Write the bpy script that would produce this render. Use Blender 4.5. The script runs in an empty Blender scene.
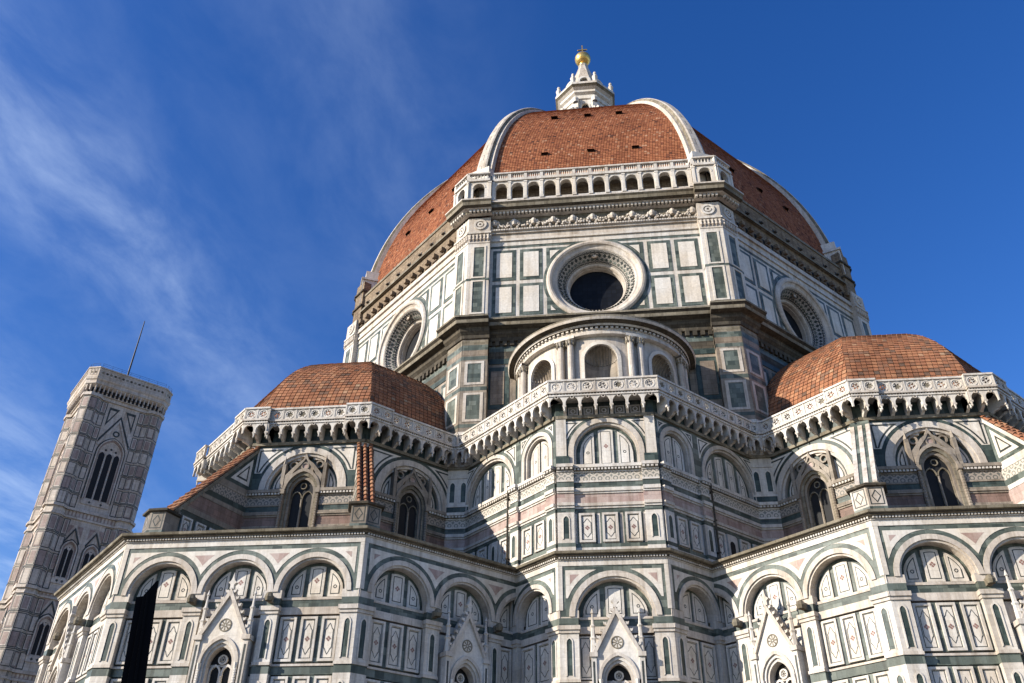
import bpy, bmesh, math, random
from math import sin, cos, pi, sqrt, radians, atan2, tan, hypot
from mathutils import Vector, Matrix
random.seed(7)
SC = bpy.context.scene
COL = SC.collection

# ------------------------------------------------------------------ camera
PITCH, YAW, ROLL, FPX = 0.598, 0.12, 0.014, 845.57
CAMPOS = Vector((-0.271, -83.98, 1.7))
fw = Vector((-sin(YAW)*cos(PITCH), cos(YAW)*cos(PITCH), sin(PITCH)))
rt = Vector((cos(YAW), sin(YAW), 0)); up = rt.cross(fw)
rt2 = rt*cos(ROLL)+up*sin(ROLL); up2 = up*cos(ROLL)-rt*sin(ROLL)
cd = bpy.data.cameras.new('camera'); cam = bpy.data.objects.new('camera', cd); COL.objects.link(cam)
cam.matrix_world = Matrix(((rt2.x, up2.x, -fw.x, CAMPOS.x), (rt2.y, up2.y, -fw.y, CAMPOS.y), (rt2.z, up2.z, -fw.z, CAMPOS.z), (0, 0, 0, 1)))
cd.sensor_width = 36; cd.lens = FPX/1024*36; cd.clip_end = 6000; cd.clip_start = 0.1
SC.camera = cam

# ------------------------------------------------------------------ sky, sun, exposure
SUN_AZ, SUN_EL = radians(-152), radians(22.5)          # azimuth from +X, counter-clockwise
sdir = Vector((cos(SUN_AZ)*cos(SUN_EL), sin(SUN_AZ)*cos(SUN_EL), sin(SUN_EL)))
SUN_STRENGTH, SKY_STRENGTH, EXPOSURE = 4.4, 0.112, 0.78
w = bpy.data.worlds.new('World'); SC.world = w; w.use_nodes = True
nt = w.node_tree; N = nt.nodes; L = nt.links
bg = N['Background']; bg.inputs['Strength'].default_value = SKY_STRENGTH
sky = N.new('ShaderNodeTexSky'); sky.sky_type = 'NISHITA'; sky.sun_disc = False
sky.sun_elevation = SUN_EL; sky.sun_rotation = atan2(sdir.x, sdir.y)
sky.altitude = 50; sky.air_density = 1.0; sky.dust_density = 0.25; sky.ozone_density = 2.6
hs = N.new('ShaderNodeHueSaturation'); hs.inputs['Hue'].default_value = 0.518; hs.inputs['Saturation'].default_value = 1.33; hs.inputs['Value'].default_value = 1.0
L.new(sky.outputs[0], hs.inputs['Color'])
tc = N.new('ShaderNodeTexCoord')
sep = N.new('ShaderNodeSeparateXYZ'); L.new(tc.outputs['Generated'], sep.inputs[0])
def mth(op, a, b=None, c=None, tree=None):
    T = tree or nt
    n = T.nodes.new('ShaderNodeMath'); n.operation = op
    for i, v in enumerate((a, b, c)):
        if v is None: continue
        if isinstance(v, (int, float)): n.inputs[i].default_value = v
        else: T.links.new(v, n.inputs[i])
    return n.outputs[0]
zz = mth('MAXIMUM', sep.outputs[2], 0.08)
cx_ = mth('DIVIDE', sep.outputs[0], zz); cy_ = mth('DIVIDE', sep.outputs[1], zz)
comb = N.new('ShaderNodeCombineXYZ'); L.new(cx_, comb.inputs[0]); L.new(cy_, comb.inputs[1])
mp = N.new('ShaderNodeMapping'); mp.inputs['Rotation'].default_value = (0, 0, radians(14)); mp.inputs['Scale'].default_value = (1.0, 0.55, 1)
L.new(comb.outputs[0], mp.inputs[0])
n1 = N.new('ShaderNodeTexNoise'); n1.inputs['Scale'].default_value = 6.5; n1.inputs['Detail'].default_value = 9; n1.inputs['Roughness'].default_value = 0.60; n1.inputs['Distortion'].default_value = 0.25
L.new(mp.outputs[0], n1.inputs['Vector'])
n2 = N.new('ShaderNodeTexNoise'); n2.inputs['Scale'].default_value = 1.15; n2.inputs['Detail'].default_value = 3
L.new(comb.outputs[0], n2.inputs['Vector'])
# cirrus in long streaks: one strong band, a denser veil low in the south-west, a faint wisp overhead
def bell(x, c, wd): 
    q = mth('DIVIDE', mth('SUBTRACT', x, c), wd); return mth('EXPONENT', mth('MULTIPLY', mth('MULTIPLY', q, q), -1.0))
def rng(x, a, b, lo=0.0, hi=1.0):
    r = N.new('ShaderNodeMapRange'); r.interpolation_type = 'SMOOTHSTEP'; r.inputs[1].default_value = a; r.inputs[2].default_value = b; r.inputs[3].default_value = lo; r.inputs[4].default_value = hi
    L.new(x, r.inputs[0]); return r.outputs[0]
wob = mth('MULTIPLY', mth('SUBTRACT', n2.outputs[0], 0.5), 0.45)
xw = mth('ADD', cx_, wob)
m1 = mth('MULTIPLY', bell(xw, -0.88, 0.17), rng(cy_, 0.9, 1.5, 1.0, 0.6))
m2 = mth('MULTIPLY', rng(xw, -1.05, -1.75), 0.95)
m3 = mth('MULTIPLY', bell(xw, -0.32, 0.16), 0.30)
mm = mth('ADD', mth('ADD', m1, m2), mth('ADD', m3, rng(cx_, 0.0, -0.7, 0.0, 0.08)))
cl = mth('MULTIPLY', mm, rng(n1.outputs[0], 0.30, 0.80, 0.05, 0.42))
cl = mth('MINIMUM', cl, 0.42)
mixc = N.new('ShaderNodeMixRGB'); L.new(cl, mixc.inputs[0]); L.new(hs.outputs[0], mixc.inputs[1]); mixc.inputs[2].default_value = (3.7, 4.6, 6.2, 1)
L.new(mixc.outputs[0], bg.inputs['Color'])

sl = bpy.data.lights.new('sun', 'SUN'); sl.energy = SUN_STRENGTH; sl.angle = radians(0.5); sl.color = (1.0, 0.93, 0.82)
so = bpy.data.objects.new('sun', sl); COL.objects.link(so); so.rotation_euler = (-sdir).to_track_quat('-Z', 'Y').to_euler(); so.location = (-60, -60, 120)
SC.view_settings.view_transform = 'Standard'; SC.view_settings.look = 'None'; SC.view_settings.gamma = 1; SC.view_settings.use_curve_mapping = False
SC.view_settings.exposure = EXPOSURE

# ------------------------------------------------------------------ materials
MATS = {}
def newmat(name):
    m = bpy.data.materials.new(name); m.use_nodes = True; MATS[name] = m
    t = m.node_tree; b = t.nodes['Principled BSDF']
    return m, t, b
def ramp(t, fac, stops):
    r = t.nodes.new('ShaderNodeValToRGB'); e = r.color_ramp.elements
    e[0].position, e[0].color = stops[0][0], (*stops[0][1], 1); e[1].position, e[1].color = stops[-1][0], (*stops[-1][1], 1)
    for p, c in stops[1:-1]:
        x = e.new(p); x.color = (*c, 1)
    t.links.new(fac, r.inputs[0]); return r.outputs[0]
def noise(t, vec, scale, detail=4, rough=.55, sc=None):
    if sc:
        mp = t.nodes.new('ShaderNodeMapping'); mp.inputs['Scale'].default_value = sc; t.links.new(vec, mp.inputs[0]); vec = mp.outputs[0]
    n = t.nodes.new('ShaderNodeTexNoise'); n.inputs['Scale'].default_value = scale; n.inputs['Detail'].default_value = detail; n.inputs['Roughness'].default_value = rough
    t.links.new(vec, n.inputs['Vector']); return n.outputs[0]
def mixrgb(t, f, a, b, mode='MIX'):
    n = t.nodes.new('ShaderNodeMixRGB'); n.blend_type = mode
    for i, v in enumerate((f, a, b)):
        if isinstance(v, (int, float)): n.inputs[i].default_value = v
        elif isinstance(v, tuple): n.inputs[i].default_value = (*v, 1)
        else: t.links.new(v, n.inputs[i])
    return n.outputs[0]
def stone(name, c1, c2, mortar, bw, bh, ms, stain=(.55, .45, .34), stain_amt=.5, rough=.6, bump=.15, spots=None, off=0.5, streak=.55):
    m, t, b = newmat(name)
    uv = t.nodes.new('ShaderNodeUVMap'); tco = t.nodes.new('ShaderNodeTexCoord')
    br = t.nodes.new('ShaderNodeTexBrick'); br.offset = off
    br.inputs['Scale'].default_value = 1; br.inputs['Brick Width'].default_value = bw; br.inputs['Row Height'].default_value = bh
    br.inputs['Mortar Size'].default_value = ms; br.inputs['Mortar Smooth'].default_value = .3
    br.inputs['Color1'].default_value = (*c1, 1); br.inputs['Color2'].default_value = (*c2, 1); br.inputs['Mortar'].default_value = (*mortar, 1)
    t.links.new(uv.outputs[0], br.inputs['Vector'])
    big = noise(t, tco.outputs['Object'], .45, 6, .62, (1, 1, .45))
    fine = noise(t, tco.outputs['Object'], 5.5, 5, .65)
    f1 = t.nodes.new('ShaderNodeMapRange'); f1.inputs[1].default_value = .46; f1.inputs[2].default_value = .78; f1.inputs[4].default_value = stain_amt; t.links.new(big, f1.inputs[0])
    col = mixrgb(t, f1.outputs[0], br.outputs[0], stain, 'MULTIPLY')
    f2 = t.nodes.new('ShaderNodeMapRange'); f2.inputs[1].default_value = .3; f2.inputs[2].default_value = .75; f2.inputs[3].default_value = .82; f2.inputs[4].default_value = 1.1; t.links.new(fine, f2.inputs[0])
    col = mixrgb(t, 1.0, col, f2.outputs[0], 'MULTIPLY')
    if spots:
        s = noise(t, tco.outputs['Object'], 1.6, 7, .7, (1.6, 1.6, .35))
        f3 = t.nodes.new('ShaderNodeMapRange'); f3.inputs[1].default_value = .56; f3.inputs[2].default_value = .72; f3.inputs[4].default_value = spots[1]; t.links.new(s, f3.inputs[0])
        col = mixrgb(t, f3.outputs[0], col, spots[0])
    if streak:
        st = noise(t, tco.outputs['Object'], 1.0, 5, .6, (2.6, 2.6, .16)); st2 = noise(t, tco.outputs['Object'], .3, 3, .5)
        f4 = t.nodes.new('ShaderNodeMapRange'); f4.inputs[1].default_value = .46; f4.inputs[2].default_value = .68; f4.inputs[4].default_value = streak; t.links.new(st, f4.inputs[0])
        col = mixrgb(t, f4.outputs[0], col, (.46, .41, .35), 'MULTIPLY')
        f5 = t.nodes.new('ShaderNodeMapRange'); f5.inputs[1].default_value = .42; f5.inputs[2].default_value = .62; f5.inputs[4].default_value = .75; t.links.new(st2, f5.inputs[0])
        col = mixrgb(t, f5.outputs[0], col, (1.0, .945, .865), 'MULTIPLY')
    t.links.new(col, b.inputs['Base Color']); b.inputs['Roughness'].default_value = rough; b.inputs['Specular IOR Level'].default_value = .25
    bp = t.nodes.new('ShaderNodeBump'); bp.inputs['Strength'].default_value = bump; bp.inputs['Distance'].default_value = .03
    h = mth('ADD', br.outputs['Fac'] if False else fine, mth('MULTIPLY', br.outputs['Fac'], -1.2, tree=t), tree=t)
    t.links.new(h, bp.inputs['Height']); t.links.new(bp.outputs[0], b.inputs['Normal'])
    return m
stone('white', (.70, .66, .605), (.62, .58, .525), (.52, .47, .41), 1.15, .52, .007, spots=((.30, .26, .20), .45))
stone('cream', (.64, .585, .52), (.55, .495, .435), (.42, .36, .30), .62, .9, .008, spots=((.28, .23, .17), .5))
stone('plate', (.74, .70, .64), (.66, .61, .54), (.5, .45, .39), 1.9, 1.3, .004, stain=(.85, .74, .6), stain_amt=.55, spots=((.42, .36, .28), .35), streak=.35)
stone('green', (.052, .068, .060), (.185, .212, .186), (.09, .11, .09), .58, .42, .012, stain=(.6, .66, .6), stain_amt=.5, rough=.45)
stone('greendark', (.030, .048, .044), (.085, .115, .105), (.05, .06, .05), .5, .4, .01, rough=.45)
stone('line', (.040, .048, .046), (.07, .08, .075), (.05, .06, .06), .7, .5, .004, rough=.5)
stone('pink', (.50, .40, .355), (.38, .265, .235), (.34, .24, .20), .75, .5, .008, rough=.55, spots=((.6, .48, .42), .4))
stone('red', (.36, .20, .17), (.28, .15, .13), (.2, .1, .09), .4, .3, .006)
stone('weather', (.30, .265, .205), (.19, .165, .12), (.10, .085, .06), .85, .4, .012, stain=(.35, .32, .26), stain_amt=.8, spots=((.07, .06, .048), .8), rough=.8, bump=.3)
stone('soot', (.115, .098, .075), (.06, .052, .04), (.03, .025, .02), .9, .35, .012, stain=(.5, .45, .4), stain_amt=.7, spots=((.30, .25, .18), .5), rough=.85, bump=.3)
stone('rough', (.33, .255, .175), (.21, .155, .105), (.14, .11, .08), .5, .22, .02, stain=(.5, .42, .34), stain_amt=.8, spots=((.12, .09, .07), .6), rough=.9, bump=.6)
stone('brown', (.30, .245, .19), (.21, .17, .13), (.14, .1, .07), .7, .4, .01, spots=((.12, .10, .08), .5))
stone('ribstone', (.66, .60, .52), (.52, .465, .40), (.24, .21, .17), .9, 1.0, .02, spots=((.26, .22, .17), .6))
stone('paving', (.27, .25, .22), (.20, .185, .165), (.1, .09, .08), .9, .45, .012, rough=.75)
stone('tower_white', (.62, .545, .47), (.51, .44, .38), (.30, .26, .22), 1.0, .5, .01, spots=((.25, .21, .17), .5))
stone('tower_pink', (.40, .31, .275), (.33, .245, .215), (.24, .16, .14), .8, .5, .01)
stone('lead', (.20, .20, .195), (.15, .15, .15), (.08, .08, .08), .6, 2, .02, rough=.6)
stone('shade_dirt', (.37, .315, .255), (.24, .205, .165), (.2, .17, .14), .8, .5, .008, stain=(.4, .36, .32), stain_amt=.8, spots=((.10, .085, .07), .7))  # grimy marble, darkened further to hold recess shade in its colour
stone('shade_dirt_pink', (.31, .205, .17), (.22, .155, .13), (.14, .1, .08), .6, .4, .01, stain=(.4, .36, .32), stain_amt=.8, spots=((.09, .075, .06), .6))  # pink band stone, darkened for grime and niche shade alike
# inlaid fine pattern: pale marble with small dark tesserae
def inlay(name, sc, ca, cb):
    m, t, b = newmat(name)
    uv = t.nodes.new('ShaderNodeUVMap')
    v = t.nodes.new('ShaderNodeTexVoronoi'); v.feature = 'F1'; v.inputs['Scale'].default_value = sc; v.inputs['Randomness'].default_value = .12
    t.links.new(uv.outputs[0], v.inputs['Vector'])
    c = ramp(t, v.outputs['Distance'], [(.0, ca), (.18, ca), (.22, cb), (.33, cb), (.37, ca), (.52, ca), (.56, cb), (1, cb)])
    n = noise(t, uv.outputs[0], 1.2, 4)
    c = mixrgb(t, mth('MULTIPLY', n, .5, tree=t), c, (.5, .42, .33), 'MULTIPLY')
    t.links.new(c, b.inputs['Base Color']); b.inputs['Roughness'].default_value = .6
inlay('diaper', 2.1, (.58, .52, .44), (.22, .22, .19))
inlay('shade_dirt_diaper', 2.1, (.36, .31, .26), (.12, .12, .105))  # darker diaper, niche shade held in its tones
inlay('tesserae', 2.6, (.56, .51, .45), (.10, .11, .11))
def tile(name, stops, dirt):
    m, t, b = newmat(name)
    a = t.nodes.new('ShaderNodeAttribute'); a.attribute_name = 'tone'; tco = t.nodes.new('ShaderNodeTexCoord')
    sepc = t.nodes.new('ShaderNodeSeparateColor'); t.links.new(a.outputs['Color'], sepc.inputs[0])
    c = ramp(t, sepc.outputs[0], stops)
    n = noise(t, tco.outputs['Object'], .35, 6, .65, (1, 1, .6))
    f = t.nodes.new('ShaderNodeMapRange'); f.inputs[1].default_value = .45; f.inputs[2].default_value = .75; f.inputs[4].default_value = dirt; t.links.new(n, f.inputs[0])
    c = mixrgb(t, f.outputs[0], c, (.42, .36, .33), 'MULTIPLY')
    fn = noise(t, tco.outputs['Object'], 9, 4)
    f2 = t.nodes.new('ShaderNodeMapRange'); f2.inputs[1].default_value = .3; f2.inputs[2].default_value = .7; f2.inputs[3].default_value = .8; f2.inputs[4].default_value = 1.12; t.links.new(fn, f2.inputs[0])
    c = mixrgb(t, 1, c, f2.outputs[0], 'MULTIPLY')
    t.links.new(c, b.inputs['Base Color']); b.inputs['Roughness'].default_value = .85; b.inputs['Specular IOR Level'].default_value = .2
tile('tile_big', [(0, (.10, .045, .03)), (.2, (.25, .085, .042)), (.55, (.34, .122, .055)), (.85, (.42, .17, .08)), (1, (.46, .26, .16))], .55)
tile('tile_small', [(0, (.13, .085, .06)), (.22, (.22, .12, .075)), (.45, (.30, .125, .065)), (.7, (.37, .165, .083)), (.9, (.40, .21, .115)), (1, (.38, .25, .155))], .8)
def plain(name, c, rough=.6, metal=0, spec=.3):
    m, t, b = newmat(name); tco = t.nodes.new('ShaderNodeTexCoord')
    n = noise(t, tco.outputs['Object'], 2.2, 5)
    f = t.nodes.new('ShaderNodeMapRange'); f.inputs[1].default_value = .3; f.inputs[2].default_value = .7; f.inputs[3].default_value = .75; f.inputs[4].default_value = 1.15; t.links.new(n, f.inputs[0])
    t.links.new(mixrgb(t, 1, c, f.outputs[0], 'MULTIPLY'), b.inputs['Base Color'])
    b.inputs['Roughness'].default_value = rough; b.inputs['Metallic'].default_value = metal; b.inputs['Specular IOR Level'].default_value = spec
plain('void', (.012, .012, .013), .7)
plain('under', (.045, .025, .018), .9)
plain('gold', (.80, .52, .16), .34, .8)
plain('iron', (.03, .03, .032), .5, .6)
plain('blackpaint', (.006, .006, .007), .9, 0, .05)
m_, t_, b_ = newmat('glass')
uvn = t_.nodes.new('ShaderNodeUVMap'); brn = t_.nodes.new('ShaderNodeTexBrick'); brn.offset = 0
brn.inputs['Scale'].default_value = 1; brn.inputs['Brick Width'].default_value = .42; brn.inputs['Row Height'].default_value = .42; brn.inputs['Mortar Size'].default_value = .02
brn.inputs['Color1'].default_value = (.005, .006, .009, 1); brn.inputs['Color2'].default_value = (.010, .012, .017, 1); brn.inputs['Mortar'].default_value = (.006, .006, .006, 1)
t_.links.new(uvn.outputs[0], brn.inputs['Vector']); t_.links.new(brn.outputs[0], b_.inputs['Base Color']); b_.inputs['Roughness'].default_value = .5; b_.inputs['Specular IOR Level'].default_value = .15

# ------------------------------------------------------------------ mesh builder
class Fr:
    def __init__(s, ox, oy, ang):
        s.o = (ox, oy); s.ang = ang; a = radians(ang); s.n = (cos(a), sin(a)); s.u = (-s.n[1], s.n[0])
    def P(s, u, d, z): return (s.o[0]+s.u[0]*u+s.n[0]*d, s.o[1]+s.u[1]*u+s.n[1]*d, z)
class Cyl:
    def __init__(s, cx, cy, R, ang): s.c = (cx, cy); s.R = R; s.a = radians(ang)
    def P(s, u, d, z):
        t = s.a+u/s.R; return (s.c[0]+(s.R+d)*cos(t), s.c[1]+(s.R+d)*sin(t), z)
def seg_frame(p, q):
    mx, my = (p[0]+q[0])/2, (p[1]+q[1])/2; tx, ty = q[0]-p[0], q[1]-p[1]; l = hypot(tx, ty)
    return Fr(mx, my, math.degrees(atan2(-tx, ty))), l

class MB:
    def __init__(s): s.v = []; s.f = []; s.m = []; s.uv = []; s.tone = []; s.slots = []; s.tn = False
    def mi(s, name):
        if name not in s.slots: s.slots.append(name)
        return s.slots.index(name)
    def face(s, pts, mat, uv=None, tone=0):
        i = len(s.v); s.v += pts; s.f.append(list(range(i, i+len(pts)))); s.m.append(s.mi(mat))
        s.uv.append(uv or [(p[0]+p[1], p[2]) for p in pts]); s.tone.append(tone)
    def fl(s, fr, pts, mat):            # pts: (u,d,z)
        s.face([fr.P(*p) for p in pts], mat, [(p[0]+.7*p[1], p[2]+.3*p[1]) for p in pts])
    def poly(s, fr, p2, d, mat): s.fl(fr, [(u, d, z) for u, z in p2], mat)
    def prism(s, fr, p2, d0, d1, mat, sides=None):
        a = sum(p2[i-1][0]*p2[i][1]-p2[i][0]*p2[i-1][1] for i in range(len(p2)))
        if a < 0: p2 = p2[::-1]
        s.poly(fr, p2, d1, mat)
        if d1-d0 > 1e-4:
            for i in range(len(p2)):
                (a0, b0), (a1, b1) = p2[i-1], p2[i]
                s.fl(fr, [(a0, d0, b0), (a1, d0, b1), (a1, d1, b1), (a0, d1, b0)], sides or mat)
    def box(s, fr, u0, u1, z0, z1, d0, d1, mat):
        if isinstance(fr, Cyl) and u1-u0 > .5:
            n = int((u1-u0)/.4)+1
            for k in range(n):
                a, b = u0+(u1-u0)*k/n, u0+(u1-u0)*(k+1)/n
                s.fl(fr, [(a, d1, z0), (b, d1, z0), (b, d1, z1), (a, d1, z1)], mat)
                s.fl(fr, [(a, d1, z1), (b, d1, z1), (b, d0, z1), (a, d0, z1)], mat)
                s.fl(fr, [(a, d0, z0), (b, d0, z0), (b, d1, z0), (a, d1, z0)], mat)
            return
        s.prism(fr, [(u0, z0), (u1, z0), (u1, z1), (u0, z1)], d0, d1, mat)
    def ring(s, fr, outer, inner, d0, d1, mat, closed=False, imat=None):
        n = len(outer); R = range(n) if closed else range(n-1)
        for i in R:
            j = (i+1) % n; o0, o1, i0, i1 = outer[i], outer[j], inner[i], inner[j]
            s.fl(fr, [(i0[0], d1, i0[1]), (i1[0], d1, i1[1]), (o1[0], d1, o1[1]), (o0[0], d1, o0[1])], mat)
            if d1-d0 > 1e-4:
                s.fl(fr, [(o0[0], d1, o0[1]), (o1[0], d1, o1[1]), (o1[0], d0, o1[1]), (o0[0], d0, o0[1])], mat)
                s.fl(fr, [(i0[0], d0, i0[1]), (i1[0], d0, i1[1]), (i1[0], d1, i1[1]), (i0[0], d1, i0[1])], imat or mat)
        if not closed and d1-d0 > 1e-4:
            for i in (0, n-1):
                s.fl(fr, [(outer[i][0], d0, outer[i][1]), (inner[i][0], d0, inner[i][1]), (inner[i][0], d1, inner[i][1]), (outer[i][0], d1, outer[i][1])], mat)
    def spandrel(s, fr, arch, u0, u1, ztop, d0, d1, mat, imat=None):     # wall u0..u1 up to ztop with the arch cut out of it
        z0 = arch[0][1]
        cols = []
        if arch[0][0] > u0+1e-4: cols.append(((u0, z0), arch[0]))
        cols += list(zip(arch[:-1], arch[1:]))
        if arch[-1][0] < u1-1e-4: cols.append((arch[-1], (u1, z0)))
        for a, b in cols:
            if b[0]-a[0] > 1e-5: s.fl(fr, [(a[0], d1, a[1]), (b[0], d1, b[1]), (b[0], d1, ztop), (a[0], d1, ztop)], mat)
            if d1-d0 > 1e-4: s.fl(fr, [(a[0], d0, a[1]), (b[0], d0, b[1]), (b[0], d1, b[1]), (a[0], d1, a[1])], imat or mat)
        if d1-d0 > 1e-4:
            s.fl(fr, [(u0, d1, ztop), (u1, d1, ztop), (u1, d0, ztop), (u0, d0, ztop)], mat)
            s.fl(fr, [(u0, d0, z0), (u0, d1, z0), (u0, d1, ztop), (u0, d0, ztop)], mat)
            s.fl(fr, [(u1, d1, z0), (u1, d0, z0), (u1, d0, ztop), (u1, d1, ztop)], mat)
    def lathe(s, c, prof, mat, n=12, a0=0, a1=360):
        for i in range(n):
            t0, t1 = radians(a0+(a1-a0)*i/n), radians(a0+(a1-a0)*(i+1)/n)
            for (r0, z0), (r1, z1) in zip(prof[:-1], prof[1:]):
                q = [(c[0]+r0*cos(t0), c[1]+r0*sin(t0), z0), (c[0]+r0*cos(t1), c[1]+r0*sin(t1), z0), (c[0]+r1*cos(t1), c[1]+r1*sin(t1), z1), (c[0]+r1*cos(t0), c[1]+r1*sin(t0), z1)]
                if r0 < 1e-5: q = q[1:] if False else [q[0], q[2], q[3]]
                elif r1 < 1e-5: q = q[:3]
                s.face(q, mat, [(r0*t0 if k in (0, 3) else r0*t1, p[2]) for k, p in enumerate(q)])
    def col(s, fr, u, d, z0, z1, r, mat, n=8):
        c = fr.P(u, d, 0); s.lathe(c, [(r*1.35, z0), (r*1.35, z0+.12), (r, z0+.2), (r*.9, z1-.35), (r*1.0, z1-.3), (r*1.45, z1-.05), (r*1.5, z1)], mat, n)
    def path(s, pts, prof, mat, closed=False, mats=None):       # moulding: prof (d,z) swept along a plan polyline, outward = right of travel
        n = len(pts); ns = []
        for i in range(n if closed else n-1):
            p, q = pts[i], pts[(i+1) % n]; l = hypot(q[0]-p[0], q[1]-p[1]); ns.append(((q[1]-p[1])/l, -(q[0]-p[0])/l))
        off = []
        for i in range(n):
            if closed: a, b = ns[i-1], ns[i]
            else: a, b = ns[max(i-1, 0)], ns[min(i, n-2)]
            k = 1+a[0]*b[0]+a[1]*b[1]; off.append(((a[0]+b[0])/k, (a[1]+b[1])/k))
        R = [[(p[0]+o[0]*d, p[1]+o[1]*d, z) for d, z in prof] for p, o in zip(pts, off)]
        acc = 0
        for i in range(n if closed else n-1):
            j = (i+1) % n; l = hypot(pts[j][0]-pts[i][0], pts[j][1]-pts[i][1])
            for k in range(len(prof)-1):
                s.face([R[i][k], R[j][k], R[j][k+1], R[i][k+1]], mats[k] if mats else mat,
                       [(acc, prof[k][1]+prof[k][0]), (acc+l, prof[k][1]+prof[k][0]), (acc+l, prof[k+1][1]+prof[k+1][0]+.01), (acc, prof[k+1][1]+prof[k+1][0]+.01)])
            acc += l
        if not closed:
            s.face(R[0][::-1], mat); s.face(R[-1], mat)
    def dentils(s, pts, d0, d1, z0, z1, pitch, mat, closed=False, duty=.55):
        n = len(pts)
        for i in range(n if closed else n-1):
            fr, l = seg_frame(pts[i], pts[(i+1) % n]); k = max(1, int(l/pitch)); p = l/k
            for j in range(k):
                u = -l/2+(j+.5)*p; s.box(fr, u-p*duty/2, u+p*duty/2, z0, z1, d0, d1, mat)
    def build(s, name, parent=None, smooth=False, label=None):
        me = bpy.data.meshes.new(name); me.from_pydata(s.v, [], s.f)
        for k in s.slots: me.materials.append(MATS[k])
        me.polygons.foreach_set('material_index', s.m)
        ul = me.uv_layers.new(name='UVMap'); flat = [c for f in s.uv for p in f for c in p]; ul.data.foreach_set('uv', flat)
        if s.tn:
            at = me.color_attributes.new('tone', 'FLOAT_COLOR', 'CORNER'); buf = []
            for f, t in zip(s.f, s.tone): buf += [t, t, t, 1]*len(f)
            at.data.foreach_set('color', buf)
        if smooth: me.polygons.foreach_set('use_smooth', [True]*len(s.f))
        me.update()
        o = bpy.data.objects.new(name, me); COL.objects.link(o)
        if parent: o.parent = parent
        if label: o['label'] = label
        return o
def empty(name, loc, label, cat):
    o = bpy.data.objects.new(name, None); COL.objects.link(o); o.location = loc; o['label'] = label; o['category'] = cat; return o

def arch(uc, zc, r, z0, n=20):
    p = [(uc-r, z0)] if z0 < zc-1e-4 else []
    p += [(uc-r*cos(pi*i/n), zc+r*sin(pi*i/n)) for i in range(n+1)]
    if z0 < zc-1e-4: p.append((uc+r, z0))
    return p
def parch(uc, zc, r, z0, c=.5, n=8):     # pointed arch, c = sharpness (centre offset / r)
    c = c*r; R = r+c; t1 = math.acos(c/R); p = [(uc-r, z0)] if z0 < zc-1e-4 else []
    p += [(uc+c-R*cos(t1*i/n), zc+R*sin(t1*i/n)) for i in range(n+1)]
    p += [(uc-c+R*cos(t1*(n-1-i)/n), zc+R*sin(t1*(n-1-i)/n)) for i in range(n)]
    if z0 < zc-1e-4: p.append((uc+r, z0))
    return p
def rect(u0, u1, z0, z1): return [(u0, z0), (u1, z0), (u1, z1), (u0, z1)]
def circ(uc, zc, r, n=24, f=None): return [(uc+(f(2*pi*i/n) if f else r)*cos(2*pi*i/n), zc+(f(2*pi*i/n) if f else r)*sin(2*pi*i/n)) for i in range(n)]
def domereg(u0, u1, z0, uc, zc, r, K=8):    # rectangle u0..u1 from z0 up to the circle
    p = [(u0, z0), (u1, z0)]
    for i in range(K+1):
        u = u1+(u0-u1)*i/K; p.append((u, zc+sqrt(max(0, r*r-(u-uc)**2))))
    return p

# ------------------------------------------------------------------ shared decoration
def lancet(mb, fr, uc, z0, z1, w, d):       # dark pointed inlay in a pale stilt
    mb.poly(fr, parch(uc, z1-w*1.1, w/2, z0, .6, 5), d+.006, 'greendark')
    mb.ring(fr, parch(uc, z1-w*1.1, w/2+.07, z0-.05, .6, 5), parch(uc, z1-w*1.1, w/2, z0, .6, 5), d, d+.04, 'plate')
def cart(uc, zc, w, h): 
    hw, hh = w/2, h/2
    return [(uc, zc-hh), (uc+hw*.45, zc-hh+.10*h), (uc+hw*.62, zc-hh+.16*h), (uc+hw, zc-hh+.22*h), (uc+hw, zc+hh-.22*h), (uc+hw*.62, zc+hh-.16*h), (uc+hw*.45, zc+hh-.10*h), (uc, zc+hh),
            (uc-hw*.45, zc+hh-.10*h), (uc-hw*.62, zc+hh-.16*h), (uc-hw, zc+hh-.22*h), (uc-hw, zc-hh+.22*h), (uc-hw*.62, zc-hh+.16*h), (uc-hw*.45, zc-hh+.10*h)]
def fpanel(mb, fr, u0, u1, z0, z1, d, motif=True, lw=.038):
    w = u1-u0; b = min(.15, w*.14)
    mb.ring(fr, rect(u0, u1, z0, z1), rect(u0+b, u1-b, z0+b, z1-b), d, d+.10, 'white', True)
    mb.poly(fr, rect(u0+b, u1-b, z0+b, z1-b), d+.02, 'plate')
    e = b+.035
    mb.ring(fr, rect(u0+e, u1-e, z0+e, z1-e), rect(u0+e+lw, u1-e-lw, z0+e+lw, z1-e-lw), d+.025, d+.025, 'line', True)
    if motif:
        uc, zc = (u0+u1)/2, (z0+z1)/2; iw, ih = w-2*e-2*lw-.05, (z1-z0-2*e-2*lw)*.86
        mb.ring(fr, cart(uc, zc, iw, ih), cart(uc, zc, iw-2*lw, ih-2.6*lw), d+.03, d+.03, 'line', True)
        s = min(.07, iw*.14)
        for du, dz in ((1, 0), (-1, 0), (0, 1), (0, -1)):
            a, c = uc+du*s*1.25, zc+dz*s*1.25; mb.poly(fr, [(a, c-s), (a+s, c), (a, c+s), (a-s, c)], d+.031, 'red')
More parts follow.
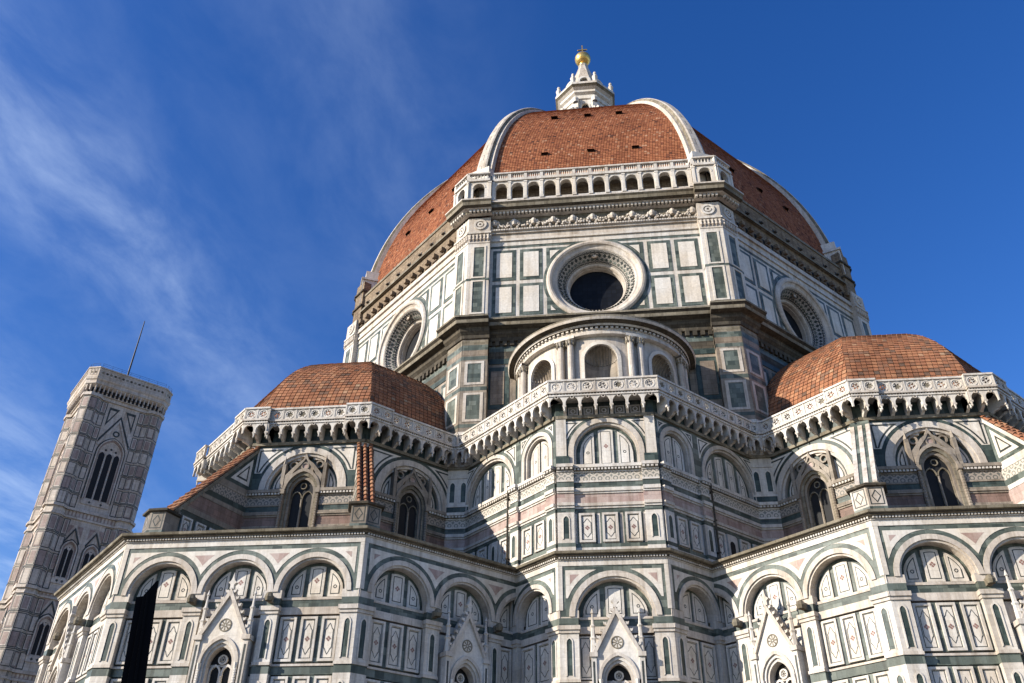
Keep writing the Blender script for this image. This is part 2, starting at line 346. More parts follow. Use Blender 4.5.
def tympanum(mb, fr, uc, zc, z0, r, d, n, motif=True):
    mb.poly(fr, arch(uc, zc, r, z0), d, 'green')
    R = r*.88; g = r*.15; tot = 2*R; pw = (tot-g*(n-1))/n
    for i in range(n):
        a = uc-R+i*(pw+g); b = a+pw
        for (ins, dd, m) in ((0, .09, 'white'), (.09, .094, 'plate'), (.14, .098, 'line'), (.19, .102, 'plate')):
            lo = a+ins*(1.0 if a > uc-R+.01 else 1.5); hi = b-ins*(1.0 if b < uc+R-.01 else 1.5)
            if hi-lo < .1: continue
            p = domereg(lo, hi, z0+.12+ins, uc, zc, R-ins)
            if dd == .09: mb.prism(fr, p, d, d+dd, m)
            else: mb.poly(fr, p, d+dd, m)
        if motif:
            c = (a+b)/2; k = z0+.45*(zc+.8*r-z0) if i in (0, n-1) and n > 2 else z0+.55*(zc+R-z0); q = .075
            if n == 3 and i == 1:
                for du, dz in ((1, 0), (-1, 0), (0, 1), (0, -1)):
                    e, h = c+du*q*1.2, k+dz*q*1.2; mb.poly(fr, [(e, h-q), (e+q, h), (e, h+q), (e-q, h)], d+.106, 'red')
            else:
                mb.ring(fr, circ(c+(.06 if i == 0 else -.06 if i == n-1 else 0), k-.1, .11, 10), circ(c+(.06 if i == 0 else -.06 if i == n-1 else 0), k-.1, .06, 10), d+.106, d+.106, 'line', True)
def spregion(uc, zc, r, edge, zt, both, shr=0):
    r = r+shr; sg = 1 if edge > uc else -1; zt -= shr; e = edge-sg*(0 if both else shr)
    u0 = sqrt(max(0, r*r-(zt-zc)**2)); u1 = abs(e-uc)
    if u1-u0 < .12: return None
    low = u1 > r*.93; u1 = min(u1, r*.93)
    arc = [(uc+sg*(u0+(u1-u0)*i/8), zc+sqrt(max(0, r*r-(u0+(u1-u0)*i/8)**2))) for i in range(9)]
    if both: return arc+[(2*edge-u, z) for u, z in arc[-2::-1]]
    return arc+([(e, arc[-1][1])] if low else [])+[(e, zt)]
def sptri(mb, fr, uc, zc, r, edge, zt, both, d, core='pink', k1=.27, k2=.3):
    a = spregion(uc, zc, r, edge, zt, both)
    if not a: return
    mb.prism(fr, a, d, d+.02, 'plate')
    b = spregion(uc, zc, r, edge, zt, both, k1)
    if b: mb.poly(fr, b, d+.024, core)
    b = spregion(uc, zc, r, edge, zt, both, k2) if core == 'line' else None
    if b: mb.poly(fr, b, d+.028, 'plate')
def tri(mb, fr, p, d, core='pink'):          # nested triangle of inlay
    c = (sum(q[0] for q in p)/3, sum(q[1] for q in p)/3)
    sc = lambda k: [(c[0]+(q[0]-c[0])*k, c[1]+(q[1]-c[1])*k) for q in p]
    mb.prism(fr, p, d, d+.02, 'plate'); mb.poly(fr, sc(.62), d+.024, core if core != 'line' else 'line')
    if core == 'line': mb.poly(fr, sc(.42), d+.028, 'plate')

# ------------------------------------------------------------------ lower storey of chapels
Z_GB0, Z_GB1 = 12.25, 12.68
def register(mb, fr, u0, u1, z0, z1, d, n):
    mb.box(fr, u0, u1, z0, z1, d-.05, d, 'green')
    gap = .26 if n > 1 else .2; m = .12; pw = (u1-u0-2*m-gap*(n-1))/n
    for i in range(n):
        a = u0+m+i*(pw+gap); fpanel(mb, fr, a, a+pw, z0+.04, z1-.04, d)
def pilaster(mb, fr, u0, u1, proj, nl):
    mb.box(fr, u0, u1, 8.05, Z_GB0, -.5, proj, 'white'); mb.box(fr, u0, u1, Z_GB0, Z_GB1, -.5, proj+.004, 'green')
    mb.box(fr, u0-.03, u1+.03, Z_GB1, 12.84, -.5, proj+.07, 'cream')
    mb.box(fr, u0, u1, 12.84, 15.4, -.5, proj, 'white'); mb.box(fr, u0-.05, u1+.05, 15.4, 15.58, -.5, proj+.08, 'cream'); mb.box(fr, u0-.1, u1+.1, 15.58, 15.82, -.5, proj+.16, 'cream')
    mb.box(fr, u0, u1, 15.82, 16.27, -.5, proj+.004, 'green'); mb.box(fr, u0-.04, u1+.04, 16.27, 16.72, -.5, proj-.02, 'cream')
    mb.box(fr, u0, u1, 0, 8.05, -.5, proj, 'white')
    for k in range(nl):
        c = (u0+u1)/2+(k-(nl-1)/2)*.5
        lancet(mb, fr, c, 13.05, 15.2, .30, proj); lancet(mb, fr, c, 8.7, 11.9, .30, proj)
def gable_window(parent, fr, uc, dbase):
    g = MB(); zf = 14.15
    # splayed pointed opening with twisted colonnettes and tracery
    for r, d, mt in ((1.12, .42, 'cream'), (.98, .30, 'white'), (.84, .18, 'cream')):
        o, i = parch(uc, 12.75, r, 4.0, .35), parch(uc, 12.75, r-.15, 4.0, .35); g.ring(fr, o, i, dbase, d, mt)
    g.poly(fr, parch(uc, 12.75, .72, 4.0, .35), dbase+.03, 'void')
    for sgn in (-1, 1):
        g.ring(fr, parch(uc+sgn*.34, 12.35, .33, 4.0, .5), parch(uc+sgn*.34, 12.35, .24, 4.0, .5), dbase+.03, dbase+.16, 'plate')
    g.ring(fr, circ(uc, 13.05, .27, 14), circ(uc, 13.05, .19, 14), dbase+.03, dbase+.16, 'plate', True)
    for k in range(6):
        a = k*pi/3; g.ring(fr, circ(uc+.12*cos(a), 13.05+.12*sin(a), .07, 6), circ(uc+.12*cos(a), 13.05+.12*sin(a), .045, 6), dbase+.05, dbase+.12, 'plate', True)
    g.col(fr, uc, dbase+.14, 4, 12.2, .07, 'plate')
    # gable field cut by the arch, above it the raking mouldings
    ar = parch(uc, 12.75, 1.12, 12.75, .35)
    apex = 16.35; hw = 1.25
    fld = [(uc-hw, 12.75)]+[(uc-hw, zf)]+[(uc, apex)]+[(uc+hw, zf), (uc+hw, 12.75)]+ar[::-1]
    g.prism(fr, fld, dbase, .34, 'plate')
    for sgn in (-1, 1):
        q = [(uc, apex), (uc, apex+.42), (uc+sgn*(hw+.12), zf+.08), (uc+sgn*(hw+.02), zf-.12)]
        g.prism(fr, q, dbase, .5, 'cream')
        for k in range(6):     # crockets
            f = (k+.7)/6.6; cu, cz = uc+sgn*(hw+.14)*f, apex+.44-(apex+.36-zf)*f
            g.prism(fr, [(cu, cz-.05), (cu+sgn*.14, cz+.02), (cu+sgn*.18, cz+.17), (cu+sgn*.06, cz+.12), (cu-sgn*.02, cz+.16)], .25, .47, 'white')
    g.ring(fr, circ(uc, 14.75, .36, 20), circ(uc, 14.75, .30, 20), .34, .37, 'weather', True)
    g.poly(fr, circ(uc, 14.75, .30, 20), .345, 'white')
    for k in range(8):
        a = k*pi/4; g.poly(fr, [(uc+.05*cos(a-.5), 14.75+.05*sin(a-.5)), (uc+.28*cos(a-.16), 14.75+.28*sin(a-.16)), (uc+.28*cos(a+.16), 14.75+.28*sin(a+.16)), (uc+.05*cos(a+.5), 14.75+.05*sin(a+.5))], .35, 'weather')
    # finial
    g.prism(fr, [(uc-.12, apex+.36), (uc+.12, apex+.36), (uc+.1, apex+.6), (uc+.24, apex+.72), (uc+.1, apex+.84), (uc+.05, apex+1.0), (uc, apex+1.3), (uc-.05, apex+1.0), (uc-.1, apex+.84), (uc-.24, apex+.72), (uc-.1, apex+.6)], .22, .48, 'white')
    # flanking shafts and pinnacles
    for sgn in (-1, 1):
        u = uc+sgn*1.36
        g.box(fr, u-.15, u+.15, 4, 13.95, dbase, .42, 'white'); g.box(fr, u-.06, u+.06, 11.0, 13.7, .42, .424, 'line')
        g.box(fr, u-.23, u+.23, 13.95, 14.2, dbase, .52, 'cream')
        c = fr.P(u, .28, 0)
        g.lathe(c, [(.19, 14.2), (.15, 14.9), (.2, 15.0), (.13, 15.1), (.11, 15.6), (.17, 15.7), (.09, 15.8), (.05, 16.4), (.1, 16.45), (.0, 16.75)], 'white', 6)
        g.col(fr, uc+sgn*1.02, .36, 10.8, 12.75, .085, 'plate')
        for k in range(12): g.lathe(fr.P(uc+sgn*1.02, .36, 0), [(.085, 10.95+k*.125), (.105, 11.01+k*.125), (.085, 11.07+k*.125)], 'plate', 6)
    return g.build('gable_window', parent)
def lower_face(parent, fr, Lf, nb, gables, e0=.96, e1=.96, pil=.95, npan=3, imp=True):
    mb = MB(); ZT = 19.40
    mb.poly(fr, rect(-Lf/2, Lf/2, 0, 20.1), -.72, 'white')
    ow = (Lf-e0-e1-(nb-1)*pil)/nb; pitch = ow+pil
    us = [-Lf/2+e0+i*pitch for i in range(nb)]
    pilaster(mb, fr, -Lf/2, -Lf/2+e0, 0, 1 if e0 > .8 else 0); pilaster(mb, fr, Lf/2-e1, Lf/2, 0, 1 if e1 > .8 else 0)
    for i in range(nb-1): pilaster(mb, fr, us[i]+ow, us[i]+pitch, .0, 1)
    ri = ow/2+(.07 if ow > 3 else 0); ro = ri+(.46 if ow > 3 else .38)
    if nb > 1: ro = min(ro, pitch/2-.004)
    zc = max(16.35, 18.47-ri); zc = min(zc, 17.1)
    for i in range(nb):
        a, b = us[i], us[i]+ow; uc = (a+b)/2; np_ = npan
        mb.box(fr, a, b, 0, 8.05, -.5, -.38, 'white')
        if i in gables:
            for z0, z1 in ((8.1, 12.2), (12.9, 15.3)):
                mb.box(fr, a, b, z0, z1, -.5, -.36, 'white')
                for q0, q1 in ((a+.06, uc-1.53), (uc+1.53, b-.06)):
                    if q1-q0 > .2: mb.ring(fr, rect(q0, q1, z0+.1, z1-.1), rect(q0+.05, q1-.05, z0+.15, z1-.15), -.355, -.355, 'line', True); mb.ring(fr, cart((q0+q1)/2, (z0+z1)/2, q1-q0-.12, (z1-z0)*.75), cart((q0+q1)/2, (z0+z1)/2, q1-q0-.2, (z1-z0)*.75-.1), -.354, -.354, 'line', True)
        else:
            register(mb, fr, a, b, 8.1, 12.2, -.36, np_); register(mb, fr, a, b, 12.88, 15.34, -.36, np_)
        mb.box(fr, a, b, Z_GB0, Z_GB1, -.5, -.33, 'green'); mb.box(fr, a, b, Z_GB1, 12.8, -.5, -.27, 'cream')
        mb.box(fr, a, b, 15.42, 15.82, -.5, -.26, 'cream'); mb.box(fr, a, b, 15.82, 16.24, -.5, -.34, 'green'); mb.box(fr, a, b, 16.24, 16.38, -.71, -.3, 'cream')
        tympanum(mb, fr, uc, zc, 16.36, ri, -.66, np_ if ow > 3 else 2)
        o, n_ = arch(uc, zc, ro, 16.72), arch(uc, zc, ri, 16.3)
        n_ = arch(uc, zc, ri, 16.72)
        mb.ring(fr, arch(uc, zc, ro, 16.72), arch(uc, zc, ri+.12, 16.72), -.3, .05, 'cream'); mb.ring(fr, arch(uc, zc, ri+.12, 16.72), n_, -.70, -.06, 'cream')
        s0 = -Lf/2 if i == 0 else a-pil/2; s1 = Lf/2 if i == nb-1 else b+pil/2
        mb.spandrel(fr, arch(uc, zc, ro-.01, 16.72), s0, s1, ZT, -.5, -.015, 'green')
        # white inlaid triangles of the spandrels
        for sg, edge, half in ((-1, s0, i > 0), (1, s1, i < nb-1)):
            if half and sg == -1: continue
            sptri(mb, fr, uc, zc, ro+.26, edge if half else edge-sg*.42, 19.14, half, -.015)
    for s_ in (-1, 1): mb.box(fr, min(s_*Lf/2, s_*(Lf/2-.24)), max(s_*Lf/2, s_*(Lf/2-.24)), 16.72, 19.39, -.3, .022, 'white')
    mb.box(fr, -Lf/2, Lf/2, ZT, 19.75, -.3, .03, 'white')
    ob = mb.build('chapel_wall', parent)
    for i in range(nb-1):
        u = us[i]+ow+pil/2; g = MB()
        g.lathe(fr.P(u, .42, 0), [(0, 15.95), (.2, 16.0), (.26, 16.2), (.18, 16.42), (0, 16.5)], 'weather', 8); g.box(fr, u-.14, u+.14, 16.0, 16.36, 0, .5, 'weather'); g.build('water_spout', ob)
    for i in gables: gable_window(ob, fr, us[i]+ow/2, -.35)
    return ob

# ------------------------------------------------------------------ gallery on consoles
def rosette_plate(mb, fr, u0, u1, z0, z1, d0, d1, blind):
    uc, zc = (u0+u1)/2, (z0+z1)/2; n = 32; hw, hh = (u1-u0)/2, (z1-z0)/2
    def sq(t):
        c, s_ = cos(t), sin(t); k = min(hw/abs(c) if abs(c) > 1e-6 else 1e9, hh/abs(s_) if abs(s_) > 1e-6 else 1e9); return (uc+k*c, zc+k*s_)
    ph = random.choice((6, 8, 8))
    out = [sq(2*pi*i/n) for i in range(n)]; hole = circ(uc, zc, 0, n, lambda t: .215+.055*cos(ph*t))
    mb.ring(fr, out, hole, d0, d1, 'white', True)
    mb.ring(fr, circ(uc, zc, .35, 20), circ(uc, zc, .30, 20), d1, d1+.03, 'plate', True)
    mb.ring(fr, rect(u0+.03, u1-.03, z0+.03, z1-.03), rect(u0+.07, u1-.07, z0+.07, z1-.07), d1, d1+.025, 'plate', True)
    if blind: mb.poly(fr, circ(uc, zc, .28, 12), d0+.03, 'weather')
    else:
        mb.prism(fr, circ(uc, zc, .075, 8), d0, d1-.03, 'white')
        for k in range(4):
            a = k*pi/2+.4; mb.prism(fr, [(uc+.05*cos(a+1.57*.3), zc+.05*sin(a+1.57*.3)), (uc+.27*cos(a+.08), zc+.27*sin(a+.08)), (uc+.27*cos(a-.08), zc+.27*sin(a-.08)), (uc+.05*cos(a-1.57*.3), zc+.05*sin(a-1.57*.3))], d0+.03, d1-.04, 'white')
def console(mb, fr, u, dd, w=.20):
    h = w/2
    prof = [(0, 29.9), (.16+dd*.1, 29.93), (.30+dd*.2, 30.02), (.52+dd*.4, 30.08), (.66+dd*.5, 30.2), (.86+dd, 30.26), (.92+dd, 31.0), (0, 31.0)]
    for sg in (-1, 1):
        pts = [(u+sg*h, d, z) for d, z in prof]; mb.fl(fr, pts if sg > 0 else pts[::-1], 'white')
    for (d0, z0), (d1, z1) in zip(prof[:-2], prof[1:-1]):
        mb.fl(fr, [(u-h, d0, z0), (u+h, d0, z0), (u+h, d1, z1), (u-h, d1, z1)], 'white')
    mb.prism(fr, [(u-h-.03, 30.2), (u+h+.03, 30.2), (u+h+.03, 30.32), (u-h-.03, 30.32)], .5, .94+dd, 'cream')
    mb.lathe(fr.P(u, .9+dd, 0), [(0, 29.84), (.07, 29.93), (.04, 30.02), (.10, 30.2)], 'white', 6)
def gallery(parent, fr, segs, ext0, ext1, blindp=.25, panels=False):
    """segs: list of (u0,u1,n,dd) at the outer plane; ext0/ext1: wall-plane limits for the consoles"""
    mb = MB()
    for (u0, u1, n, dd) in segs:
        p = (u1-u0)/n; D = .95+dd
        mb.box(fr, u0, u1, 31.0, 31.1, -.1, D+.05, 'white'); mb.box(fr, u0, u1, 31.1, 31.2, -.1, D-.06, 'weather')
        for k in range(n*5): mb.box(fr, u0+(k+.25)*p/5, u0+(k+.75)*p/5, 31.1, 31.2, D-.06, D+.03, 'white')
        mb.box(fr, u0-.02, u1+.02, 31.2, 31.34, -.1, D+.12, 'cream')
        mb.box(fr, u0-.02, u1+.02, 32.16, 32.3, D-.2, D+.1, 'white')
        for k in range(n):
            a, b = u0+k*p, u0+(k+1)*p; c = (a+b)/2
            rosette_plate(mb, fr, a+.05, b-.05, 31.34, 32.16, D-.1, D, random.random() < blindp)
            mb.box(fr, a-.05, a+.05, 31.34, 32.16, D-.12, D+.05, 'white')
            ar = parch(c, 30.46, p/2-.08, 30.24, .3, 6)
            mb.spandrel(fr, ar, a+.001, b-.001, 31.0, D-.16, D-.02, 'white')
            mb.ring(fr, circ(c, 30.93, .13, 8), circ(c, 30.93, .08, 8), D-.02, D+.02, 'cream', True)
            if ext0-.05 <= a <= ext1: console(mb, fr, a, dd)
            if panels and ext0+.2 < c < ext1-.2:
                mb.ring(fr, rect(c-.33, c+.33, 30.02, 30.62), rect(c-.26, c+.26, 30.09, 30.55), .02, .06, 'cream', True)
                mb.poly(fr, rect(c-.26, c+.26, 30.09, 30.55), .025, 'weather'); mb.ring(fr, circ(c, 30.32, .18, 10), circ(c, 30.32, .11, 10), .03, .03, 'white', True)
                mb.poly(fr, arch(c, 30.68, .28, 30.66, 8), .025, 'line')
        mb.box(fr, u1-.05, u1+.05, 31.34, 32.16, D-.12, D+.05, 'white')
        if u1 <= ext1+.1: console(mb, fr, u1, dd)
    mb.box(fr, ext0, ext1, 29.72, 29.95, -.3, .16, 'weather'); mb.box(fr, ext0, ext1, 29.95, 31.0, -.3, .0, 'greendark')  # dark wall colour stands in for the shadow between consoles
    return mb.build('gallery', parent)

# ------------------------------------------------------------------ banded upper walls
BANDS = [(20.05, 20.66, 'white', .02), (20.66, 20.92, 'green', 0), (20.92, 22.95, 'white', -.04), (22.95, 23.22, 'green', 0), (23.22, 23.36, 'white', .06), (23.36, 23.56, 'cream', .14),
         (23.56, 24.22, 'pink', .03), (24.22, 24.34, 'white', .10), (24.34, 24.58, 'white', .18), (24.58, 25.02, 'green', .02), (25.02, 25.14, 'white', .07), (25.14, 25.70, 'diaper', .04),
         (25.70, 25.80, 'white', .10), (25.80, 25.98, 'weather', .18), (25.98, 26.20, 'white', .30)]
SHADE_DIRT = {'white': 'shade_dirt', 'pink': 'shade_dirt_pink', 'green': 'greendark', 'diaper': 'shade_dirt_diaper', 'cream': 'shade_dirt', 'weather': 'weather'}  # darker copies for tribune walls: grime plus painted-in niche shade
def bands(mb, fr, u0, u1, d=0, shade_dirt=False):
    for z0, z1, m, p in BANDS: mb.box(fr, u0, u1, z0, z1, -.45, d+p, SHADE_DIRT[m] if shade_dirt else m)
    n = max(1, int((u1-u0)/.22)); p = (u1-u0)/n
    for k in range(n): mb.box(fr, u0+(k+.2)*p, u0+(k+.8)*p, 25.82, 25.96, d+.18, d+.26, 'white')

CATH = empty('cathedral', (0, 0, 0), 'great marble cathedral under an octagonal red tiled dome with white ribs', 'cathedral')

def tribune_window(parent, fr, uc):
    g = MB(); z0 = 20.1
    for r, d, mt in ((1.36, .16, 'shade_dirt'), (1.16, .02, 'weather'), (.98, -.14, 'shade_dirt')):
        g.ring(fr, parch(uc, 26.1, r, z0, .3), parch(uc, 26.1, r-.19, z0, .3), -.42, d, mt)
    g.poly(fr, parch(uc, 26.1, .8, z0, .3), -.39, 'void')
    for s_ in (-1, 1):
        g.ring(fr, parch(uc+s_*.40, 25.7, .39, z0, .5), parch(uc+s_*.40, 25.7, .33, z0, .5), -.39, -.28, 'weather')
        for k in range(30): g.lathe(fr.P(uc+s_*1.27, .16, 0), [(.10, z0+.2+k*.19), (.13, z0+.29+k*.19), (.10, z0+.38+k*.19)], 'shade_dirt', 6)
        g.box(fr, uc+s_*1.27-.15, uc+s_*1.27+.15, 25.85, 26.2, -.4, .32, 'shade_dirt')
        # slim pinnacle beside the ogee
        u = uc+s_*1.5; g.box(fr, u-.12, u+.12, 26.2, 28.2, -.4, .12, 'shade_dirt'); g.lathe(fr.P(u, .0, 0), [(.16, 28.2), (.05, 28.9), (.0, 29.1)], 'shade_dirt', 4)
        g.prism(fr, [(uc+s_*1.3, 26.3), (uc+s_*1.36, 27.3), (uc+s_*.6, 28.2), (uc+s_*.2, 28.5), (uc, 29.0), (uc, 28.6), (uc+s_*.25, 28.2), (uc+s_*.75, 27.6), (uc+s_*1.1, 26.9)], -.4, .1, 'shade_dirt')
        g.ring(fr, circ(uc+s_*.95, 28.25, .32, 10), circ(uc+s_*.95, 28.25, .2, 10), -.4, -.2, 'shade_dirt', True)
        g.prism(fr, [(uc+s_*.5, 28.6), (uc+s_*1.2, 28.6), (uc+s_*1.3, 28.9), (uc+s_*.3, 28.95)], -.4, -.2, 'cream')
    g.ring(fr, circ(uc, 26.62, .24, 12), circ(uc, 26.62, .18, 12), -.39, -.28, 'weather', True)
    g.col(fr, uc, -.28, z0, 25.6, .055, 'shade_dirt', 6)
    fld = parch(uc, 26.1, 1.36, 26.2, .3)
    g.prism(fr, [(uc-.65, 27.55)]+[(uc-.5, 28.1), (uc, 28.6), (uc+.5, 28.1), (uc+.65, 27.55)], -.4, -.02, 'shade_dirt')
    g.ring(fr, circ(uc, 28.02, .3, 14), circ(uc, 28.02, .2, 14), -.02, .05, 'shade_dirt', True); g.poly(fr, circ(uc, 28.02, .2, 14), -.012, 'pink')
    return g.build('tribune_window', parent)

def tribune_face(wall, mbw, fr, Lf):
    GR = 'greendark'
    ro, ri, zc = 3.15, 2.5, 26.35
    mbw.poly(fr, rect(-Lf/2, Lf/2, 19.9, 31.2), -.43, 'greendark')
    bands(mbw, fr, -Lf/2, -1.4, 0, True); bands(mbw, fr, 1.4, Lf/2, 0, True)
    # tympanum: green ground with the white lunettes beside the window
    mbw.poly(fr, arch(0, zc, ri, 26.2), -.40, 'greendark')
    for s_ in (-1, 1):
        for ins, dd, m in ((0, .05, 'white'), (.12, .055, 'line'), (.2, .06, 'plate')):
            a, b = 1.62+ins, 2.3-ins*1.3
            p = [(s_*u, z) for u, z in domereg(a, b, 26.35+ins, 0, zc, 2.3-ins)]
            mbw.prism(fr, p, -.4, -.4+dd, m)
    mbw.ring(fr, arch(0, zc, ro, 26.2), arch(0, zc, ri+.2, 26.2), -.4, .06, 'cream'); mbw.ring(fr, arch(0, zc, ri+.2, 26.2), arch(0, zc, ri, 26.2), -.42, -.08, 'cream')
    mbw.spandrel(fr, arch(0, zc, ro-.01, 26.2), -Lf/2, Lf/2, 29.75, -.4, .0, 'greendark')
    for s_ in (-1, 1):
        sptri(mbw, fr, 0, zc, ro+.25, s_*(Lf/2-.5), 29.55, False, .0, 'line', .14, .26)
        mbw.box(fr, min(s_*Lf/2, s_*(Lf/2-.3)), max(s_*Lf/2, s_*(Lf/2-.3)), 26.2, 29.75, -.3, .05, 'white')
    tribune_window(wall, fr, 0)

def tiles_on(mb, face_pt, rows, wfun, pitch, mat, lift=.07, fill=.87):
    """face_pt(u, t) -> point on the roof plane, rows: list of t, wfun(t): half width; each tile a tilted slab with a lip"""
    for r in range(len(rows)-1):
        t0, t1 = rows[r], rows[r+1]; hw = wfun(t0); n = max(1, int(2*hw/pitch))
        off = .3
        for k in range(n+1):
            a = -hw+(k+off-.3)*pitch; b = a+pitch*fill; a = max(a, -hw); b = min(b, hw)
            if b-a < .08: continue
            s0, s1 = min(1, wfun(t1)/max(hw, 1e-3)), 1
            p00, p10 = Vector(face_pt(a, t0)), Vector(face_pt(b, t0)); a1 = max(-wfun(t1), min(wfun(t1), a)); b1 = max(-wfun(t1), min(wfun(t1), b))
            p01, p11 = Vector(face_pt(a1, t1)), Vector(face_pt(b1, t1))
            if b1-a1 < .02: continue
            nrm = (p10-p00).cross(p01-p00)
            if nrm.length < 1e-9: continue
            nrm.normalize(); j = lift*(.8+.5*random.random()); lo0, lo1 = p00+nrm*j, p10+nrm*j
            h0, h1 = p01+nrm*.025, p11+nrm*.025
            g = random.random(); tone = min(1, max(0, random.gauss(.52, .19))) if g > .06 else (random.uniform(0.02, .2) if g > .02 else random.uniform(.85, 1))
            mb.face([tuple(lo0), tuple(lo1), tuple(h1), tuple(h0)], mat, tone=tone)
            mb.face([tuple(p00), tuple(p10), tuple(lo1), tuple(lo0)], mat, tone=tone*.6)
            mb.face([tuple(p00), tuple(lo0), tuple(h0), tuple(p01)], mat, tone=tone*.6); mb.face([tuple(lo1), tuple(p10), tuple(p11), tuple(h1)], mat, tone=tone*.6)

T8 = tan(radians(22.5)); c22_ = cos(radians(22.5))
def pav_face(mb, C, ang, prof, nrow, pitch, mat, lift, inset=0):
    """one face of an octagonal pavilion dome; prof(s in 0..1) -> (apothem, z)"""
    fr = Fr(C[0], C[1], ang)
    P = [prof(i/200) for i in range(201)]; acc = [0]
    for a, b in zip(P[:-1], P[1:]): acc.append(acc[-1]+hypot(b[0]-a[0], b[1]-a[1]))
    rows = []
    for r in range(nrow+1):
        tgt = acc[-1]*r/nrow; i = 0
        lo, hi = 0, 200
        while hi-lo > 1:
            mid = (lo+hi)//2
            if acc[mid] <= tgt: lo = mid
            else: hi = mid
        f = (tgt-acc[lo])/max(1e-9, acc[hi]-acc[lo]); rows.append((lo+f)/200)
    fp = lambda u, t: fr.P(u, prof(t)[0], prof(t)[1])
    wf = lambda t: max(0.0, prof(t)[0]*T8-inset)
    for i in range(0, len(rows)-1):
        t0, t1 = rows[i], rows[i+1]; w0, w1 = prof(t0)[0]*T8, prof(t1)[0]*T8
        mb.face([fp(-w0, t0), fp(w0, t0), fp(w1, t1), fp(-w1, t1)], 'under')
    tiles_on(mb, fp, rows, wf, pitch, mat, lift)

def buttress(parent, C, ang, marble_top, shade_dirt=False):
    """raking fin over a chapel corner: from the tribune corner down to a pedestal above the chapel corner"""
    mb = MB(); r0, r1, zt, zb = 10.7, 16.5, 29.65, 22.75
    a = radians(ang); w = .40
    sl = (zb-zt)/(r1-r0)
    top = lambda r: zt+sl*(r-r0)
    for sg in (-1, 1):
        fr = Fr(C[0]+sg*0*cos(a), C[1], ang+90*sg)       # plane containing the radial direction; its u axis runs along -/+ radial
        q = lambda r, z: ((r if sg < 0 else -r), z)
        for z0, z1, m in ((19.9, 20.7, 'white'), (20.7, 20.95, 'green'), (20.95, 22.6, 'green'), (22.6, 22.95, 'green'), (22.95, 23.3, 'white'), (23.3, 24.3, 'pink'), (24.3, 24.6, 'white'), (24.6, 25.0, 'green'), (25.0, 25.7, 'diaper'), (25.7, 26.2, 'white'), (26.2, 30, 'green')):
            rb = r0+(z0-zt)/sl; rt_ = r0+(z1-zt)/sl
            rb = min(r1, max(r0, rb)) if z0 > zb else r1
            rt_ = max(r0, rt_) if z1 > zb else r1
            p = [q(8.5, z0), q(rb, z0)]
            if z1 > zb and z0 <= zb: p.append(q(r1, zb))
            zz1 = min(z1, zt)
            p += [q(rt_, zz1 if rt_ > r0 else zt), q(8.5, zz1)]
            if zz1 - z0 > .02: mb.prism(fr, p, 0, w+(.03 if m == 'white' else 0), SHADE_DIRT[m] if shade_dirt else m)
        for k in range(4):
            rr = 12.0+k*1.15
            if top(rr+.5) > 22.6: 
                uu = q(rr, 0)[0]; fpanel(mb, fr, uu-.42, uu+.42, 21.0, 22.55, w, True, .05)
        tri(mb, fr, [q(r0+.3, 26.5), q(r0+.3, 28.6), q(r0+2.0, 26.5)], w, 'line')
        # raking moulding under the roof
        p = [q(r0, zt), q(r1, zb), q(r1, zb-.35), q(r0, zt-.35)]; mb.prism(fr, p, 0, w+.14, 'weather' if shade_dirt else 'white')
    mb.prism(Fr(C[0]+r1*cos(a), C[1]+r1*sin(a), ang), rect(-w, w, 19.9, zb), -.5, 0, 'white')
    # roof slabs
    fr = Fr(C[0], C[1], ang); n = 16
    if marble_top:
        for u0, u1, m, h in ((-.62, -.36, 'cream', .20), (-.36, -.14, 'green', .12), (-.14, .14, 'cream', .20), (.14, .36, 'green', .12), (.36, .62, 'cream', .20)):
            mb.fl(fr, [(u0, r1+.05, zb+h), (u1, r1+.05, zb+h), (u1, r0-.3, zt+h+.3), (u0, r0-.3, zt+h+.3)], m)
            for u in (u0, u1): mb.fl(fr, [(u, r1+.05, zb), (u, r1+.05, zb+h), (u, r0-.3, zt+h+.3), (u, r0-.3, zt)], m)
            mb.fl(fr, [(u0, r1+.05, zb-.1), (u1, r1+.05, zb-.1), (u1, r1+.05, zb+h), (u0, r1+.05, zb+h)], m)
        mb.box(fr, -.66, .66, zb-.5, zb+.1, r1-.4, r1+.12, 'weather'); mb.box(fr, -.6, .6, 29.1, 29.6, r0-.8, r0+.4, 'green')
    else:
        mb.tn = True
        mb.fl(fr, [(-.58, r1+.1, zb+.02), (.58, r1+.1, zb+.02), (.58, r0-.3, zt+.33), (-.58, r0-.3, zt+.33)], 'under')
        mb.box(fr, -.58, .58, zb-.2, zb+.02, r1-.2, r1+.1, 'weather')
        L_ = hypot(r1-r0, zt-zb); ax = Vector((fr.n[0]*(r1-r0), fr.n[1]*(r1-r0), zb-zt)).normalized(); uu = Vector((fr.u[0], fr.u[1], 0)); nn = uu.cross(ax)*-1
        if nn.z < 0: nn = -nn
        for c in range(3):
            uo = -.42+c*.42
            for k in range(n+1):
                base = Vector(fr.P(uo, r0-.2, zt+.24))+ax*(k*L_/n)
                tone = random.uniform(.3, .95)
                rr0, rr1, rise0, rise1 = .13, .17, .02, .07
                for j in range(4):
                    t0, t1 = pi*j/4, pi*(j+1)/4
                    q0 = base+uu*cos(t0)*rr0+nn*(sin(t0)*rr0+rise0); q1 = base+uu*cos(t1)*rr0+nn*(sin(t1)*rr0+rise0)
                    e = ax*(L_/n); q2 = base+e+uu*cos(t1)*rr1+nn*(sin(t1)*rr1+rise1); q3 = base+e+uu*cos(t0)*rr1+nn*(sin(t0)*rr1+rise1)
                    mb.face([tuple(q0), tuple(q1), tuple(q2), tuple(q3)], 'tile_small', tone=tone)
                    mb.face([tuple(q3), tuple(q2), tuple(base+e+nn*rise0)], 'tile_small', tone=tone*.4)
